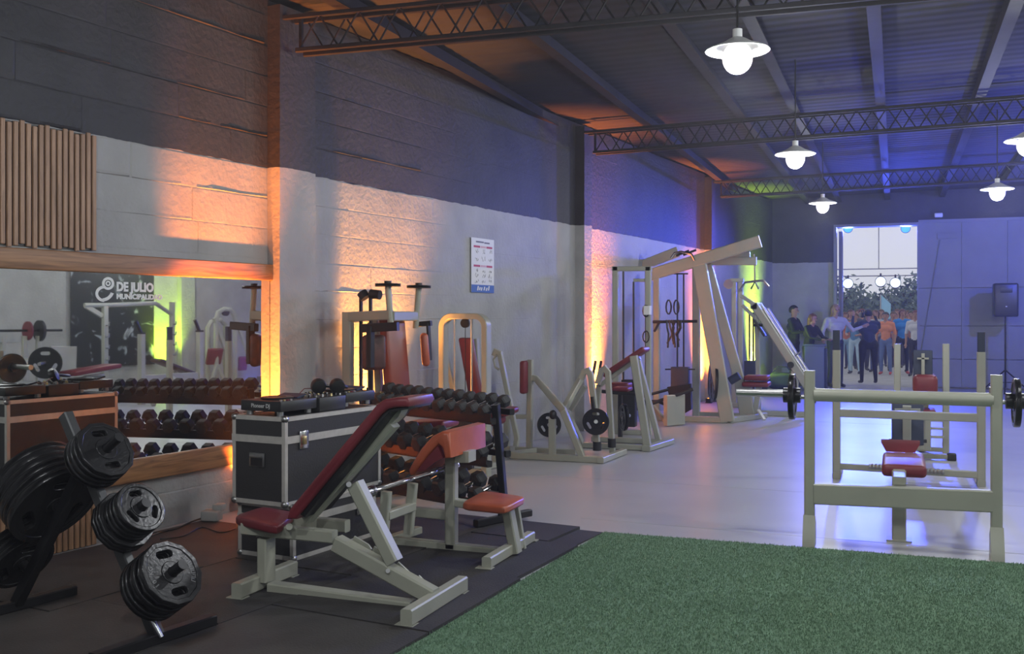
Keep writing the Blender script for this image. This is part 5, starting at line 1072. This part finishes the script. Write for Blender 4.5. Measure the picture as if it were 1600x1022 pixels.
am.beam('pad_leg', M_(339, 570, -.2), gnd(M_(325, 600, -.3)), .06, .06); am.beam('pad_leg', M_(339, 570, -.2), gnd(M_(358, 600, -.3)), .06, .06); am.beam('base', gnd(M_(325, 600, -.3), .04), gnd(M_(385, 600), .04), .08, .07)
# bench press with barbells
Xb = 4.6; e = RF(45, 517, Xb)
bp3 = Thing('flat_bench_rack', 'cream flat bench rack with loaded bar at the right side of the room', 'rack', (e.x, e.y, 0))
for x in (38, 60): p = RF(x, 535, Xb); bp3.beam('post', gnd(p), RF(x, 520, Xb)-Vector((0, 0, .05)), .07, .07)
bp3.beam('rear_panel', RF(-20, 525, Xb+.8), RF(30, 525, Xb+.8), .06, .22); bp3.beam('lower_panel', RF(78, 562, Xb+.5), RF(118, 562, Xb+.5), .06, .45); bp3.beam('post', gnd(RF(98, 562, Xb+.5)), RF(98, 562, Xb+.5), .07, .07); bp3.beam('post', gnd(RF(5, 525, Xb+.8)), RF(5, 525, Xb+.8), .07, .07)
bp3.part('bench_body', MB().rbox(RF(20, 569, Xb-1.0), (.9, .5, .16), .05), 'cream'); p = RF(20, 569, Xb-1.0); bp3.beam('bench_leg', gnd(p), p, .09, .09)
br = Thing('loaded_barbell', 'barbell with one red and one black plate on the flat bench rack', 'barbell', e); br.cyl('bar', RF(0, 517, Xb), RF(97, 516, Xb), .02, 'blackmetal'); br.part('red_plate', MB().cyl(RF(42, 517, Xb), RF(45, 517, Xb), .15, n=26), 'redpad', label='dark red plate'); br.part('black_plate', MB().cyl(RF(60, 517, Xb), RF(64, 517, Xb), .17, n=26), 'black')
e2 = RF(71, 567, 2.6); weight_plate(e2, (-.75, -.65, 0), .22, .04, 'large black weight plate on a stub bar seen in the mirror', None, 0, 3); sb2 = Thing('plate_stub_stand', 'cream stand holding one large plate on a steel stub', 'rack', gnd(e2))
sb2.beam('post', gnd(e2+Vector((.15, .13, 0))), e2+Vector((.15, .13, .05)), .08, .08); sb2.cyl('stub', e2+Vector((.2, .17, 0)), e2-Vector((.3, .26, 0)), .024, 'steel'); sb2.beam('foot', gnd(e2+Vector((-.1, .13, 0)), .03), gnd(e2+Vector((.4, .13, 0)), .03), .08, .06)
# red utility bench
u0 = RF(140, 578, 2.6); ub = Thing('utility_bench', 'cream utility bench with sloping dark red pad, seen in the mirror', 'bench', gnd(u0))
ub.part('pad', slab(u0, (.5, -.5, 0), RF(168, 575, 2.6)-RF(112, 585, 2.6), .28, .75, .07, .025), 'redpad'); ub.path('frame_tube', [gnd(RF(118, 600, 2.6), .02), RF(124, 595, 2.6), RF(132, 590, 2.6), RF(160, 586, 2.6), gnd(RF(168, 600, 2.6), .02)], .03, 'cream'); ub.part('seat', slab(RF(142, 618, 2.5), (1, 0, 0), (0, 1, 0), .3, .3, .06, .02), 'redpad'); ub.beam('seat_post', gnd(RF(142, 618, 2.5)), RF(142, 618, 2.5), .06, .06)
# ================================================================== HAZE VOLUME ADDED FOR LENS GLOW
hz = bpy.data.materials.new('haze'); hz.use_nodes = True; nt = hz.node_tree; nt.nodes.remove(nt.nodes['Principled BSDF'])
vv = nt.nodes.new('ShaderNodeVolumeScatter'); vv.inputs['Density'].default_value = .0035; vv.inputs['Anisotropy'].default_value = .3; nt.links.new(vv.outputs[0], nt.nodes['Material Output'].inputs['Volume'])
MATS['haze'] = hz
struct('glow_haze', MB().prism([WL(-10, .05, .03), WL(16.7, .05, .03), (XR-.05, YE-.06, .03), (XR-.05, YB+.1, .03)], (0, 0, 3.86)), 'haze', 'thin haze volume added in place of lens glow', ang=0)  # scattering volume added to approximate lens glow around gate and lamps
